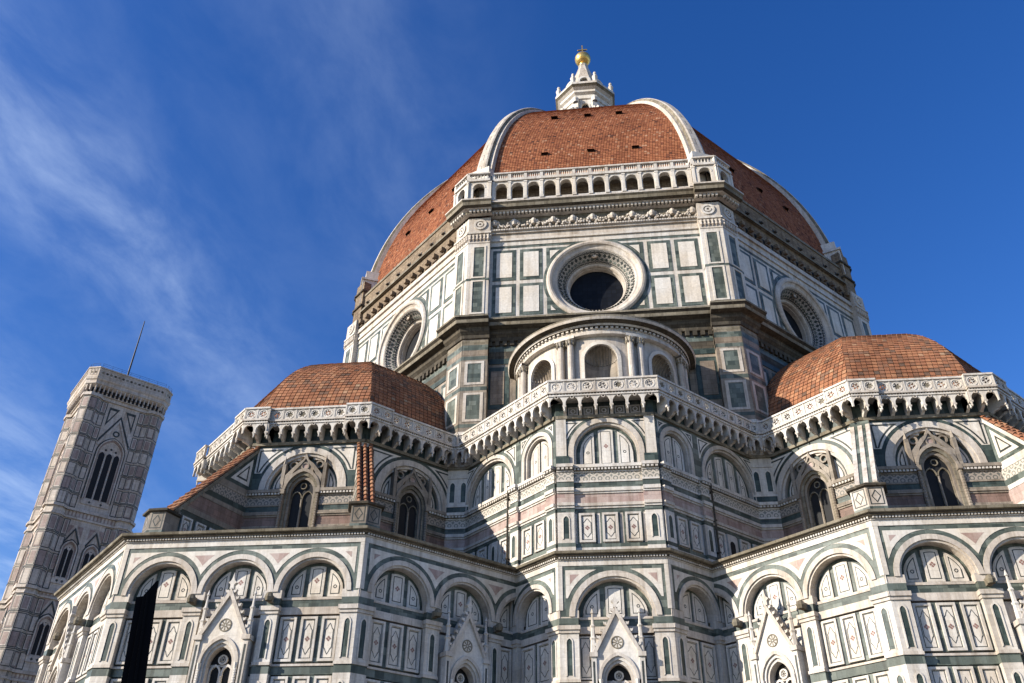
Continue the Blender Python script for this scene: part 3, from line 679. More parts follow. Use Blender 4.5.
    o = mb.build('raking_buttress', parent, label='raking buttress capped with white and green marble strips' if marble_top else None)
    # pedestal with a diamond on each side
    p = MB(); ap_ = 16.5; Rr_ = ap_/c22_; wd = .98
    pc = Vector((C[0]+Rr_*cos(a), C[1]+Rr_*sin(a)))
    fA, fB = Fr(0, 0, ang-22.5), Fr(0, 0, ang+22.5); bk_ = pc-Vector((cos(a), sin(a)))*1.2
    ea = pc-Vector(fA.u)*wd; eb = pc+Vector(fB.u)*wd
    ring_ = [tuple(bk_+(ea-pc)*.9), tuple(ea), tuple(pc), tuple(eb), tuple(bk_+(eb-pc)*.9)]
    for (z0, z1, m, off) in ((20.1, 20.55, 'shade_dirt', .05), (20.55, 20.95, 'green', 0), (20.95, 22.15, 'shade_dirt' if shade_dirt else 'cream', 0)): p.path(ring_, [(off, z0), (off, z1), (0, z1)], m)
    p.path(ring_, [(0, 22.1), (.18, 22.15), (.2, 22.27), (-.8, 22.75)], 'soot')
    for q0, q1 in ((ea, pc), (pc, eb)):
        f, l = seg_frame(tuple(q0), tuple(q1)); h = l/2
        p.ring(f, rect(-h+.1, h-.1, 21.05, 22.05), rect(-h+.16, h-.16, 21.11, 21.99), .006, .006, 'line', True)
        p.ring(f, [(0, 21.15), (.27, 21.55), (0, 21.95), (-.27, 21.55)], [(0, 21.25), (.20, 21.55), (0, 21.85), (-.20, 21.55)], .007, .007, 'line', True)
    p.build('pedestal', o)
    return o

def oct_pts(C, ap, angs):        # corners between consecutive face normals (face list ascending), plus the outer ends
    R = ap/cos(radians(22.5)); a = [angs[0]-22.5]+[x+22.5 for x in angs]
    return [(C[0]+R*cos(radians(t)), C[1]+R*sin(radians(t))) for t in a]
LOWPROF = [(.03, 19.74), (.10, 19.74), (.10, 19.80), (.14, 19.80), (.14, 19.92), (.30, 19.96), (.34, 20.04), (.46, 20.06), (.50, 20.2), (.0, 20.3)]
LOWM = ['white', 'white', 'weather', 'soot', 'weather', 'soot', 'weather', 'weather', 'soot']

def tribune(C, axis):
    faces = [axis-90, axis-45, axis, axis+45, axis+90]
    al, au = 17.45, 10.1
    lw = []
    for fa in faces:
        fr = Fr(C[0]+al*cos(radians(fa)), C[1]+al*sin(radians(fa)), fa)
        lw.append(lower_face(CATH, fr, 2*al*T8, 3, [1]))
    cn = MB(); pts = oct_pts(C, al, faces)
    cn.path(pts, LOWPROF, 'weather', mats=LOWM); cn.dentils(pts, .14, .22, 19.81, 19.91, .17, 'white')
    cn.build('chapel_cornice', CATH)
    rf = MB(); R = al/cos(radians(22.5)); inner = oct_pts(C, 9.5, faces)
    for i in range(len(pts)-1): rf.face([(*pts[i], 20.28), (*pts[i+1], 20.28), (*inner[i+1], 20.45), (*inner[i], 20.45)], 'lead')
    rf.build('chapel_roof', CATH)
    # upper octagon
    mbw = MB(); wall = MB(); wall.poly(Fr(C[0], C[1], axis), rect(-.2, .2, 30.2, 30.4), -2, 'white')
    Lu = 2*au*T8
    holder = MB()
    for fa in faces:      # corner piers seed the wall mesh first so windows can hang under it
        pass
    wobj = None
    frs = [Fr(C[0]+au*cos(radians(fa)), C[1]+au*sin(radians(fa)), fa) for fa in faces]
    class Defer(list): pass
    tmp = bpy.data.objects.new('tribune_wall', bpy.data.meshes.new('tribune_wall')); COL.objects.link(tmp); tmp.parent = CATH
    for fr in frs: tribune_face(tmp, mbw, fr, Lu)
    o = mbw.build('tribune_wall', CATH); tmp.data = o.data; bpy.data.objects.remove(o)
    for fr in frs:
        D = .95; e = Lu/2+D*T8; p = .93; b = 2*p-.15
        gallery(tmp, fr, [(-e-.1, -e+b, 2, .28), (-e+b, e-b, 6, 0), (e-b, e+.1, 2, .28)], -Lu/2, Lu/2)
    for k in range(4):
        ang = faces[k]+22.5
        buttress(tmp, C, ang, marble_top=(axis > -90 and k == 0), shade_dirt=(axis < -90))  # left tribune's fins take the colours darkened to hold shade
    # half dome
    d = MB(); d.tn = True
    prof = lambda t: (9.75*cos(t*pi/2*.985)**.93, 31.3+9.9*sin(t*pi/2*.985))
    for fa in range(0, 360, 45): pav_face(d, C, axis+fa, prof, 44, .37, 'tile_small', .065)
    d.build('half_dome', CATH)
    # flat gallery walk
    g = MB(); g.face([(*q, 31.25) for q in oct_pts(C, 11.0, [axis-135+45*i for i in range(7)])], 'lead'); g.build('gallery_walk', tmp)

TD = 21.27
TL, TR = (-TD, -TD), (TD, -TD)
# ------------------------------------------------------------------ drum
AP = 27.07; WD = -.55; HL = AP*T8
FACES = [-90, -135, -45, 180, 0, 135, 45, 90]
drum = MB()
ZC_OC, R_OC = 47.15, 3.95
def clip_panel(mb, fr, u0, u1, z0, z1, d, mat, r):
    K = 10
    for i in range(K):
        a, b = u0+(u1-u0)*i/K, u0+(u1-u0)*(i+1)/K
        def lim(u):
            h = sqrt(max(0, r*r-u*u))
            if z1 <= ZC_OC+.3: return z0, max(z0, min(z1, ZC_OC-h)) if h > 0 else z1
            return (min(z1, max(z0, ZC_OC+h)) if h > 0 else z0), z1
        (a0, a1), (b0, b1) = lim(a), lim(b)
        if a1-a0 < .01 and b1-b0 < .01: continue
        mb.poly(fr, [(a, a0), (b, b0), (b, b1), (a, a1)], d, mat)
def drum_face(mb, fr, fa):
    front = fa == -90; dark = 'green'
    n = 64; rc = lambda t: (lambda c, s_: min((9.6/abs(c)) if abs(c) > 1e-6 else 1e9, ((52.0-ZC_OC)/s_ if s_ > 1e-6 else (ZC_OC-42.8)/(-s_) if s_ < -1e-6 else 1e9)))(cos(t), sin(t))
    out = [(rc(2*pi*i/n)*cos(2*pi*i/n), ZC_OC+rc(2*pi*i/n)*sin(2*pi*i/n)) for i in range(n)]
    mb.ring(fr, out, circ(0, ZC_OC, R_OC, n), WD-.5, WD, 'white', True)
    for cxn, czn in ((-9.6, 42.8), (9.6, 42.8), (9.6, 52.0), (-9.6, 52.0)):     # square corners missed by the radial fan
        pass
    mb.poly(fr, rect(-9.6, 9.6, 42.5, 52.2), WD-.52, 'white') if False else None
    # green framed panels, clipped round the oculus
    cols = [(6.95, 9.0), (4.6, 6.6), (2.2, 4.25)]
    for sg in (-1, 1):
        for (a, b) in cols:
            u0, u1 = sorted((sg*a, sg*b))
            for z0, z1 in ((43.75, 47.15), (47.55, 51.0)):
                f = .33
                if a > 4.4:
                    mb.prism(fr, rect(u0, u1, z0, z1), WD, WD+.03, 'green'); mb.prism(fr, rect(u0+f, u1-f, z0+f, z1-f), WD, WD+.07, 'plate')
                else:
                    clip_panel(mb, fr, u0, u1, z0, z1, WD+.03, 'green', R_OC+.62); clip_panel(mb, fr, u0+f, u1-f, z0+f, z1-f, WD+.06, 'plate', R_OC+.72)
    mb.ring(fr, circ(0, ZC_OC, R_OC+.60, 48), circ(0, ZC_OC, R_OC+.2, 48), WD, WD+.035, 'green', True)
    mb.box(fr, -9.6, 9.6, 42.75, 43.25, WD-.3, WD+.10, 'white'); mb.box(fr, -9.6, 9.6, 43.25, 43.45, WD-.3, WD+.02, 'green')
    mb.box(fr, -9.6, 9.6, 51.25, 51.5, WD-.3, WD+.02, 'green'); mb.box(fr, -9.6, 9.6, 51.5, 52.0, WD-.3, WD+.06, 'white')
    mb.box(fr, -9.6, 9.6, 52.0, 52.25, WD-.3, WD+.2, 'white'); mb.box(fr, -9.6, 9.6, 52.25, 52.8, WD-.3, WD+.12, 'cream'); mb.box(fr, -9.6, 9.6, 52.8, 53.0, WD-.3, WD+.3, 'cream')
    # corner pilasters
    for sg in (-1, 1):
        u0, u1 = sorted((sg*HL, sg*9.25))
        mb.box(fr, u0, u1, 42.75, 51.6, WD-.3, 0, 'white')
        c = sg*10.18
        for z0, z1 in ((43.9, 47.2), (47.75, 51.1)):
            mb.ring(fr, rect(c-.62, c+.62, z0-.15, z1+.15), rect(c-.45, c+.45, z0, z1), 0, .06, 'plate', True); mb.poly(fr, rect(c-.45, c+.45, z0, z1), .008, 'green')
        mb.box(fr, u0, u1, 47.35, 47.6, WD, .012, 'green')
        # leafy capital
        mb.prism(fr, [(u0, 51.6), (u1, 51.6), (u1+.12, 52.7), (u0-.12 if sg > 0 else u0-.12, 52.7)], WD-.3, .05, 'cream')
        for k in range(6):
            q = u0+(k+.5)*(u1-u0)/6
            mb.lathe(fr.P(q, .08, 0), [(0, 51.75), (.16, 52.0), (.10, 52.2), (.18, 52.45), (0, 52.6)], 'cream', 5)
        mb.box(fr, u0-.1, u1+.1, 52.65, 52.85, WD-.3, .18, 'white')
        if front or fa in (-135, -45):
            mb.box(fr, u0, u1, 52.85, 54.6, WD-.3, .03, 'cream'); mb.ring(fr, circ(c, 53.75, .6, 16), circ(c, 53.75, .4, 16), .03, .14, 'white', True); mb.ring(fr, circ(c, 53.75, .28, 10), circ(c, 53.75, .12, 10), .03, .14, 'white', True)
    # lower stage, half hidden: panels between piers, weathered, with pocket shade in their colour
    mb.box(fr, -9.6, 9.6, 28, 41.2, WD-.6, WD-.12, 'shade_dirt')
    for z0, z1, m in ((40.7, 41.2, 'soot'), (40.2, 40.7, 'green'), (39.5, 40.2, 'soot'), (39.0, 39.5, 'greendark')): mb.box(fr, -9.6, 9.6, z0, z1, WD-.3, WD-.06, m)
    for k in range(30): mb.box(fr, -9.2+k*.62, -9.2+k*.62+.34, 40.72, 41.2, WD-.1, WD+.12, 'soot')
    for k in range(7):
        u = -8.55+k*2.85; 
        for z0, z1 in ((30.6, 34.2), (34.8, 38.7)):
            if abs(u) < 9:
                a, b = max(-9.3, u-1.15), min(9.3, u+1.15)
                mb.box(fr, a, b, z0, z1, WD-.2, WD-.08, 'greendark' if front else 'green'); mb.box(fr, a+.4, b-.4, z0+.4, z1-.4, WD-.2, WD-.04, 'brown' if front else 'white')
    for sg in (-1, 1):
        u0, u1 = sorted((sg*HL, sg*9.1)); c = (u0+u1)/2
        mb.box(fr, u0, u1, 31.25, 41.3, WD-.5, .05, 'shade_dirt')
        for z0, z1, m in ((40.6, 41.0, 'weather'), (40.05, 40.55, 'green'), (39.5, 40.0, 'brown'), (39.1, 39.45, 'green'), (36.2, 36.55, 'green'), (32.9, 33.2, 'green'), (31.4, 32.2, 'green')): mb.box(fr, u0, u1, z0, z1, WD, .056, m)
        for z0, z1 in ((36.75, 38.95), (33.4, 36.0)):
            mb.ring(fr, rect(c-.8, c+.8, z0, z1), rect(c-.55, c+.55, z0+.2, z1-.2), .05, .09, 'cream', True); mb.poly(fr, rect(c-.55, c+.55, z0+.2, z1-.2), .058, 'green')
        mb.box(fr, u0-.02, u1+.02, 32.2, 32.5, WD, .14, 'white')
    if fa != -90:       # bare masonry left unfinished above the panels
        mb.box(fr, -9.3, 9.3, 53.0, 57.9, WD-.6, WD-.05, 'rough')
        mb.box(fr, -9.3, 9.3, 53.0, 53.35, WD, WD+.25, 'cream')
        for k in range(15):
            u = -8.9+k*1.27; mb.box(fr, u-.16, u+.22, 54.05, 54.5, WD, WD+.42, 'rough'); mb.box(fr, u-.42, u-.16, 53.8, 54.5, WD-.04, WD-.03, 'void')
            mb.box(fr, u-.45, u+.3, 53.72, 53.82, WD, WD+.2, 'rough')
        mb.box(fr, -9.3, 9.3, 55.7, 55.95, WD, WD+.28, 'weather'); 
        for k in range(9):
            u = -8.2+k*2.05; mb.box(fr, u-.12, u+.12, 56.6, 56.9, WD-.04, WD-.03, 'void'); mb.box(fr, u-.15, u+.15, 56.45, 56.58, WD-.04, WD+.25, 'soot')
        mb.box(fr, -9.4, 9.4, 57.9, 58.2, WD-.8, WD+.05, 'weather')
        for sg in (-1, 1):
            u0, u1 = sorted((sg*(HL-.35), sg*9.25)); z = 52.85 if fa not in (-135, -45) or abs(sg) != 1 else 54.6
            if (fa == -135 and sg > 0) or (fa == -45 and sg < 0): continue
            mb.box(fr, u0, u1, z-1.8, 60.0, WD-.6, -.3, 'rough')
            for zz in (54.3, 56.6, 58.6): mb.box(fr, u0-.1, u1+.1, zz, zz+.2, WD-.3, -.12, 'soot')
drum_obj = bpy.data.objects.new('drum_wall', bpy.data.meshes.new('drum_wall')); COL.objects.link(drum_obj); drum_obj.parent = CATH
for fa in FACES:
    fr = Fr(AP*cos(radians(fa)), AP*sin(radians(fa)), fa); drum_face(drum, fr, fa)
_o = drum.build('drum_wall', CATH); drum_obj.data = _o.data; bpy.data.objects.remove(_o)
# backing so that the fan's corners are closed
bk = MB()
for fa in FACES:
    fr = Fr(AP*cos(radians(fa)), AP*sin(radians(fa)), fa)
    for sg in (-1, 1):
        bk.box(fr, min(sg*4.2, sg*9.6), max(sg*4.2, sg*9.6), 42.7, 52.4, WD-.5, WD-.01, 'white')
    for z0, z1 in ((42.7, 43.1), (51.2, 52.4)): bk.box(fr, -4.3, 4.3, z0, z1, WD-.5, WD-.01, 'white')
bk.build('drum_backing', drum_obj)
def oculus(fr):
    mb = MB(); c = lambda r: circ(0, ZC_OC, r, 56)
    prof = [(4.28, WD), (4.28, WD+.16), (4.15, WD+.30), (3.98, WD+.33), (3.82, WD+.26), (3.78, WD+.12), (3.62, WD+.02), (3.45, WD+.0), (3.36, WD-.08)]
    prof2 = [(3.36, WD-.08), (2.62, WD-1.15)]; prof3 = [(2.62, WD-1.15), (2.58, WD-1.1), (2.46, WD-1.16), (2.40, WD-1.3), (2.40, WD-1.5), (2.34, WD-1.52), (2.34, WD-1.95)]
    for pr, m in ((prof, 'cream'), (prof2, 'tesserae'), (prof3, 'cream')):
        for (r0, d0), (r1, d1) in zip(pr[:-1], pr[1:]):
            for i in range(56):
                t0, t1 = 2*pi*i/56, 2*pi*(i+1)/56; q = [(r0*cos(t0), d0, ZC_OC+r0*sin(t0)), (r0*cos(t1), d0, ZC_OC+r0*sin(t1)), (r1*cos(t1), d1, ZC_OC+r1*sin(t1)), (r1*cos(t0), d1, ZC_OC+r1*sin(t0))]
                mb.face([fr.P(*p) for p in q], m, [(i/56*21, (r0+d0)*1.0), ((i+1)/56*21, (r0+d0)), ((i+1)/56*21, r1+d1*1.3), (i/56*21, r1+d1*1.3)])
    # dark bead rings bounding the inlay
    for rr, dd in ((3.26, WD-.23), (3.18, WD-.35), (2.82, WD-.87), (2.74, WD-.98)):
        for i in range(64):
            t = 2*pi*i/64; s_ = .05
            q = [fr.P((rr+a)*cos(t+b/rr), dd-(-a)*1.44*-1+.03, ZC_OC+(rr+a)*sin(t+b/rr)) for a, b in ((-.06, -.07), (.06, -.07), (.06, .07), (-.06, .07))]
            mb.face(q, 'line')
    def cone_d(r, t, lift=.02): return fr.P(r*cos(t), WD-.08-(3.36-r)*1.446+lift, ZC_OC+r*sin(t))
    for rr, n_, hr, mt in ((3.06, 44, .11, 'line'), (2.86, 44, .08, 'green')):
        for i in range(n_):
            t = 2*pi*(i+(.5 if mt == 'green' else 0))/n_; q = .17/rr
            mb.face([cone_d(rr-hr, t), cone_d(rr, t+q), cone_d(rr+hr, t), cone_d(rr, t-q)], mt)
    for r0_, r1_ in ((3.20, 3.24), (2.70, 2.74)):
        for i in range(56): t0, t1 = 2*pi*i/56, 2*pi*(i+1)/56; mb.face([cone_d(r0_, t0), cone_d(r0_, t1), cone_d(r1_, t1), cone_d(r1_, t0)], 'line')
    mb.ring(fr, circ(0, ZC_OC+3.02, .30, 12), circ(0, ZC_OC+3.02, .2, 12), WD-.6, WD-.42, 'brown', True); mb.prism(fr, circ(0, ZC_OC+3.02, .16, 8), WD-.6, WD-.42, 'cream')
    o = mb.build('oculus_window', drum_obj)
    g = MB(); g.poly(fr, c(2.36), WD-1.9, 'glass')
    g.build('window_glass', drum_obj)
    return o
for fa in (-90, -135, -45): oculus(Fr(AP*cos(radians(fa)), AP*sin(radians(fa)), fa))
for fa in (180, 0, 135, 45, 90):
    hole = MB(); hole.poly(Fr(AP*cos(radians(fa)), AP*sin(radians(fa)), fa), circ(0, ZC_OC, 4.0, 24), WD-.4, 'glass'); hole.build('window_glass', drum_obj)

# mouldings that run round the drum with breaks at the corner piers
def corner_path(a, ap, lim):        # three points: along face a up to corner, then face a+45
    R = ap/cos(radians(22.5)); f0, f1 = Fr(ap*cos(radians(a)), ap*sin(radians(a)), a), Fr(ap*cos(radians(a+45)), ap*sin(radians(a+45)), a+45)
    p0 = f0.P(lim, 0, 0)[:2]; pc = (R*cos(radians(a+22.5)), R*sin(radians(a+22.5))); p1 = f1.P(-lim, 0, 0)[:2]; return [p0, pc, p1]
mid = MB()
MIDP = [(-.3, 41.05), (.12, 41.15), (.18, 41.45), (.42, 41.7), (.5, 42.0), (1.0, 42.15), (1.05, 42.45), (1.25, 42.62), (1.25, 42.78), (-.3, 43.0)]
MIDM = ['soot', 'soot', 'soot', 'soot', 'soot', 'weather', 'soot', 'weather', 'soot']
for fa in FACES:
    f = Fr((AP+WD)*cos(radians(fa)), (AP+WD)*sin(radians(fa)), fa)
    mid.path([f.P(-9.4, 0, 0)[:2], f.P(9.4, 0, 0)[:2]], MIDP, 'soot', mats=MIDM)
    mid.path(corner_path(fa, AP+.05, 9.0), MIDP, 'soot', mats=MIDM)
mid.build('drum_cornice', CATH, label='sooty weathered cornice under the round windows of the drum')
# finished gallery on the south-east face, returning round its corners
gal = MB()
F0 = Fr(0, -AP, -90)
f = Fr(0, -(AP+WD), -90)
TOPP = [(.1, 54.75), (.45, 54.8), (.5, 55.0), (.85, 55.15), (1.15, 55.25), (1.2, 55.6), (1.35, 55.75), (1.35, 55.9), (.35, 55.95), (.3, 56.38), (-.5, 56.4)]
TOPM = ['cream', 'weather', 'cream', 'soot', 'weather', 'weather', 'cream', 'soot', 'weather', 'weather']
gal.path([f.P(-9.4, 0, 0)[:2], f.P(9.4, 0, 0)[:2]], TOPP, 'weather', mats=TOPM)
gal.dentils([f.P(-9.2, 0, 0)[:2], f.P(9.2, 0, 0)[:2]], .4, .75, 54.82, 55.06, .34, 'white')
for a in (-135, -90): 
    cp = corner_path(a, AP, 9.1); gal.path(cp, TOPP, 'weather', mats=TOPM); gal.dentils(cp, .4, .72, 54.82, 55.06, .34, 'white')
# garland frieze
gal.box(F0, -9.3, 9.3, 53.0, 53.2, WD-.2, WD+.42, 'cream'); gal.box(F0, -9.3, 9.3, 53.2, 54.75, WD-.2, WD+.05, 'weather')
for k in range(80): gal.box(F0, -9.2+k*.232, -9.2+k*.232+.13, 53.02, 53.18, WD+.42, WD+.5, 'white')
rnd = random.Random(3)
for k in range(11):
    u = -8.9+k*1.78
    gal.lathe(F0.P(u, WD+.16, 0), [(0, 53.75), (.2, 53.85), (.30, 54.1), (.24, 54.4), (.12, 54.55), (0, 54.6)], 'cream', 8)
    for q in (-.3, .3): gal.lathe(F0.P(u+q, WD+.1, 0), [(0, 53.35), (.14, 53.6), (.1, 54.0), (.16, 54.3), (0, 54.5)], 'cream', 6)
    if k < 10:
        for j in range(34):
            t = rnd.random(); uu = u+1.78*t; zz = 54.3-.55*sin(pi*t)+rnd.uniform(-.2, .2); r = rnd.uniform(.07, .15)
            gal.lathe(F0.P(uu, WD+.12+rnd.uniform(0, .12), 0), [(0, zz-r), (r*.8, zz-r*.5), (r, zz), (r*.75, zz+r*.6), (0, zz+r)], 'cream' if rnd.random() < .8 else 'white', 5)
# arcade
GA = AP+.28
FA = Fr(0, -GA, -90)
def arcade(fr, u0, u1, n, d, mb, endw=.0):
    p = (u1-u0)/n; ow = min(.54, p/2-.2)
    mb.box(fr, u0, u1, 56.15, 56.5, -.6, d+.04, 'white')
    for k in range(n):
        a, b = u0+k*p, u0+(k+1)*p; c = (a+b)/2
        mb.spandrel(fr, arch(c, 57.95, ow, 56.5, 12), a, b, 58.8, d-.45, d, 'plate', 'white')
        mb.ring(fr, arch(c, 57.95, ow+.1, 57.95, 12), arch(c, 57.95, ow, 57.95, 12), d, d+.04, 'plate')
        for uu in ((a, b) if k == n-1 else (a,)): mb.box(fr, uu-.13, uu+.13, 56.5, 58.72, d-.1, d+.08, 'plate'); mb.box(fr, uu-.17, uu+.17, 58.5, 58.66, d-.1, d+.11, 'plate'); mb.box(fr, uu-.18, uu+.18, 56.4, 56.7, d-.1, d+.13, 'white')
        # parapet: pedestals and balusters
        mb.box(fr, a-.14, a+.14, 59.02, 59.72, d-.2, d+.07, 'white')
        for j in range(6):
            q = a+.14+(j+.5)*(p-.28)/6
            mb.lathe(fr.P(q, d-.07, 0), [(.05, 59.05), (.10, 59.22), (.045, 59.45), (.08, 59.65)], 'plate', 6)
    mb.box(fr, u0, u1, 58.75, 59.03, -.6, d+.16, 'white'); mb.box(fr, u0, u1, 59.7, 59.86, d-.24, d+.14, 'white')
    mb.box(fr, u0, u1, 56.4, 58.75, d-1.15, d-1.1, 'rough'); mb.box(fr, u0, u1, 58.62, 58.74, d-1.14, d-.44, 'shade_dirt')
arcade(FA, -9.05, 9.05, 12, 0, gal)
for a, c in ((-135, -1), (-90, 1)):
    cp = corner_path(a, GA+.22, 9.35)
    for (p, q) in ((cp[0], cp[1]), (cp[1], cp[2])):
        fr, l = seg_frame(p, q); arcade(fr, -l/2, l/2, 1, 0, gal)
    # closing returns and roof of the corner pavilion
    gal.face([(*cp[0], 58.95), (*cp[1], 58.95), (*cp[2], 58.95), (cp[1][0]*.92, cp[1][1]*.92, 58.95)], 'white')
    gal.face([(*cp[0], 56.5), (*cp[1], 56.5), (*cp[2], 56.5), (cp[1][0]*.92, cp[1][1]*.92, 56.5)], 'white')
    for e in (cp[0], cp[2]):
        ex, ey = e[0]*.965, e[1]*.965
        gal.face([(*e, 56.4), (ex, ey, 56.4), (ex, ey, 59.86), (*e, 59.86)], 'white')
gal.build('drum_gallery', CATH, label='finished arcaded white gallery below the tiles, over the garland frieze')

# ------------------------------------------------------------------ great dome
ZS, ZT_ = 56.0, 90.0; RC0, RCT = 27.7, 3.8; HH = ZT_-ZS
KK = (RCT*RCT+HH*HH-RC0*RC0)/(2*(RC0-RCT)); RR = RC0+KK
def dome_r(z): return sqrt(max(0, RR*RR-(z-ZS)**2))-KK
c22 = cos(radians(22.5))
def dprof(t):
    z = ZS+HH*(sin(t*math.asin(HH/RR))*RR/HH); return (dome_r(z)*c22, z)
for fa in FACES:
    d = MB(); d.tn = True
    vis = fa in (-90, -135, -45)
    pav_face(d, (0, 0), fa, dprof, 146 if vis else 40, .27 if vis else 1.2, 'tile_big', .05, inset=.3)
    if vis:     # little hooded openings in three rows
        fr = Fr(0, 0, fa)
        for z, us_ in ((64.6, (-4.4, 0.2, 4.6)), (73.6, (-3.5, 0.1, 3.5))):
            for u in us_:
                if fa != -90 and z > 70: continue
                ap_ = dome_r(z)*c22; ap2 = dome_r(z+.55)*c22
                d.fl(fr, [(u-.2, ap_+.09, z+.16), (u+.2, ap_+.09, z+.16), (u+.2, ap2+.08, z+.40), (u-.2, ap2+.08, z+.40)], 'void')
                d.fl(fr, [(u-.36, ap_+.22, z+.36), (u+.36, ap_+.22, z+.36), (u+.36, ap2-.1, z+.75), (u-.36, ap2-.1, z+.75)], 'under')
                d.fl(fr, [(u+.36, ap_+.22, z+.30), (u-.36, ap_+.22, z+.30), (u-.36, ap2-.1, z+.66), (u+.36, ap2-.1, z+.66)], 'under')
                for sg in (-1, 1): d.fl(fr, [(u+sg*.33, ap_, z), (u+sg*.33, ap_+.20, z+.33), (u+sg*.33, ap2-.1, z+.66)], 'under')
    o = d.build('dome_tiling', CATH)
def rib(a):
    mb = MB(); t = radians(a); cdir = (cos(t), sin(t)); udir = (-sin(t), cos(t)); n = 44
    zs = [ZS+1.5+(ZT_-ZS-1.5)*i/n for i in range(n+1)]
    sec = lambda f: [(-1, -.8), (-1, .16), (-.66, .18), (-.60, .50), (-.42, .60), (.42, .60), (.60, .50), (.66, .18), (1, .16), (1, -.8)]
    ringp = []
    for z in zs:
        f = (z-ZS)/HH; w = 1.02*(1-f)+.55*f; r = dome_r(z)
        dx, dz = RR and (r+KK)/RR, (z-ZS)/RR         # outward normal in the radial plane
        ringp.append([((r+q*dx*(1-.25*f))*cdir[0]+udir[0]*s_*w, (r+q*dx*(1-.25*f))*cdir[1]+udir[1]*s_*w, z+q*dz) for s_, q in sec(f)])
    for A, B in zip(ringp[:-1], ringp[1:]):
        for k in range(len(A)-1): mb.face([A[k], A[k+1], B[k+1], B[k]], ('cream', 'ribstone', 'weather', 'ribstone', 'ribstone', 'ribstone', 'weather', 'ribstone', 'cream')[k], [(k*.3, A[k][2]), (k*.3+.3, A[k+1][2]), (k*.3+.3, B[k+1][2]), (k*.3, B[k][2])])
    # base block
    r = dome_r(58)+.1; fr = Fr(r*cdir[0], r*cdir[1], a)
    mb.box(fr, -1.35, 1.35, 57.2, 60.5, -1.5, .75, 'white'); mb.prism(fr, rect(-1.5, 1.5, 60.5, 60.75), -1.6, .9, 'white'); mb.box(fr, -1.2, 1.2, 60.75, 61.9, -2.2, .45, 'plate')
    return mb.build('dome_rib', CATH)
for k in range(8): rib(22.5+45*k)

# ------------------------------------------------------------------ lantern
lan = MB()
def octa(mb, prof, mat, mats=None):
    pts = [(prof[0][0]*0+cos(radians(-112.5+45*k)), sin(radians(-112.5+45*k))) for k in range(8)]
    for k in range(8):
        p, q = pts[k], pts[(k+1) % 8]
        for i, ((r0, z0), (r1, z1)) in enumerate(zip(prof[:-1], prof[1:])):
            mb.face([(p[0]*r0, p[1]*r0, z0), (q[0]*r0, q[1]*r0, z0), (q[0]*r1, q[1]*r1, z1), (p[0]*r1, p[1]*r1, z1)], mats[i] if mats else mat)
octa(lan, [(5.6, 89.5), (5.6, 90.6), (4.9, 90.8), (3.0, 91.0), (3.0, 98.6)], 'plate')
octa(lan, [(3.05, 98.2), (3.5, 98.5), (3.5, 99.2), (3.9, 99.5), (3.9, 99.9), (4.3, 100.2), (4.65, 100.5), (4.65, 100.9), (4.5, 101.05), (2.6, 101.3)], 'white', ['white', 'plate', 'white', 'plate', 'white', 'weather', 'white', 'white', 'lead'])
for k in range(8):
    a = -90+45*k; fr = Fr(3.0*c22*cos(radians(a)), 3.0*c22*sin(radians(a)), a)
    lan.spandrel(fr, arch(0, 97.0, .52, 91.2, 10), -1.1, 1.1, 98.4, 0, .28, 'plate'); lan.poly(fr, arch(0, 97.0, .52, 91.2, 10), .03, 'void')
    lan.ring(fr, arch(0, 97.0, .72, 91.2, 10), arch(0, 97.0, .52, 91.2, 10), .28, .36, 'white')
    b = a+22.5; f2 = Fr(3.05*cos(radians(b)), 3.05*sin(radians(b)), b)     # buttress with volute
    lan.box(f2, -.35, .35, 91, 98.6, -.3, .5, 'white'); lan.lathe(f2.P(0, .5, 0), [(.4, 97.6), (.55, 98.1), (.45, 98.5)], 'plate', 8)
    f3 = Fr(3.05*cos(radians(b)), 3.05*sin(radians(b)), b+90)
    lan.prism(f3, [(0, 91), (-2.3, 91), (-2.3, 94.6), (-1.9, 95.2), (-1.2, 95.4), (-.9, 96.2), (0, 97.2)], -.25, .25, 'plate'); lan.prism(Fr(3.05*cos(radians(b)), 3.05*sin(radians(b)), b-90), [(0, 91), (2.3, 91), (2.3, 94.6), (1.9, 95.2), (1.2, 95.4), (.9, 96.2), (0, 97.2)], -.25, .25, 'plate')
lantern = lan.build('lantern', CATH)
cone = MB(); octa(cone, [(3.1, 101.2), (3.1, 101.9), (2.6, 102.2), (2.15, 104.3), (1.3, 107.2), (.66, 109.3), (.8, 109.5), (.5, 109.9)], 'plate', ['white', 'white', 'ribstone', 'ribstone', 'ribstone', 'white', 'white'])
for k in range(8):
    a = -90+45*k; fr = Fr(2.9*cos(radians(a)), 2.9*sin(radians(a)), a)
    cone.ring(fr, arch(0, 102.7, .95, 101.3, 12), arch(0, 102.7, .6, 101.3, 12), -.9, .15, 'plate'); cone.poly(fr, arch(0, 102.7, .6, 101.3, 10), -.2, 'brown')
    b = a+22.5; f2 = Fr(2.0*cos(radians(b)), 2.0*sin(radians(b)), b+90)
    cone.prism(f2, [(.9, 101.3), (-.6, 101.3), (-.5, 102.6), (.1, 103.3), (.95, 107.2), (1.5, 109.2), (1.8, 109.2)], -.14, .14, 'white')
cone.build('spire_cone', lantern)
for k in range(8):
    b = radians(-67.5+45*k); p = MB(); c = (4.1*cos(b), 4.1*sin(b))
    p.lathe(c, [(.42, 101.0), (.42, 101.35), (.3, 101.45), (.36, 101.9), (.42, 102.3), (.24, 102.6), (.16, 102.75), (.24, 102.95), (.2, 103.2), (0, 103.35)], 'plate', 8); p.build('statue', lantern, True)
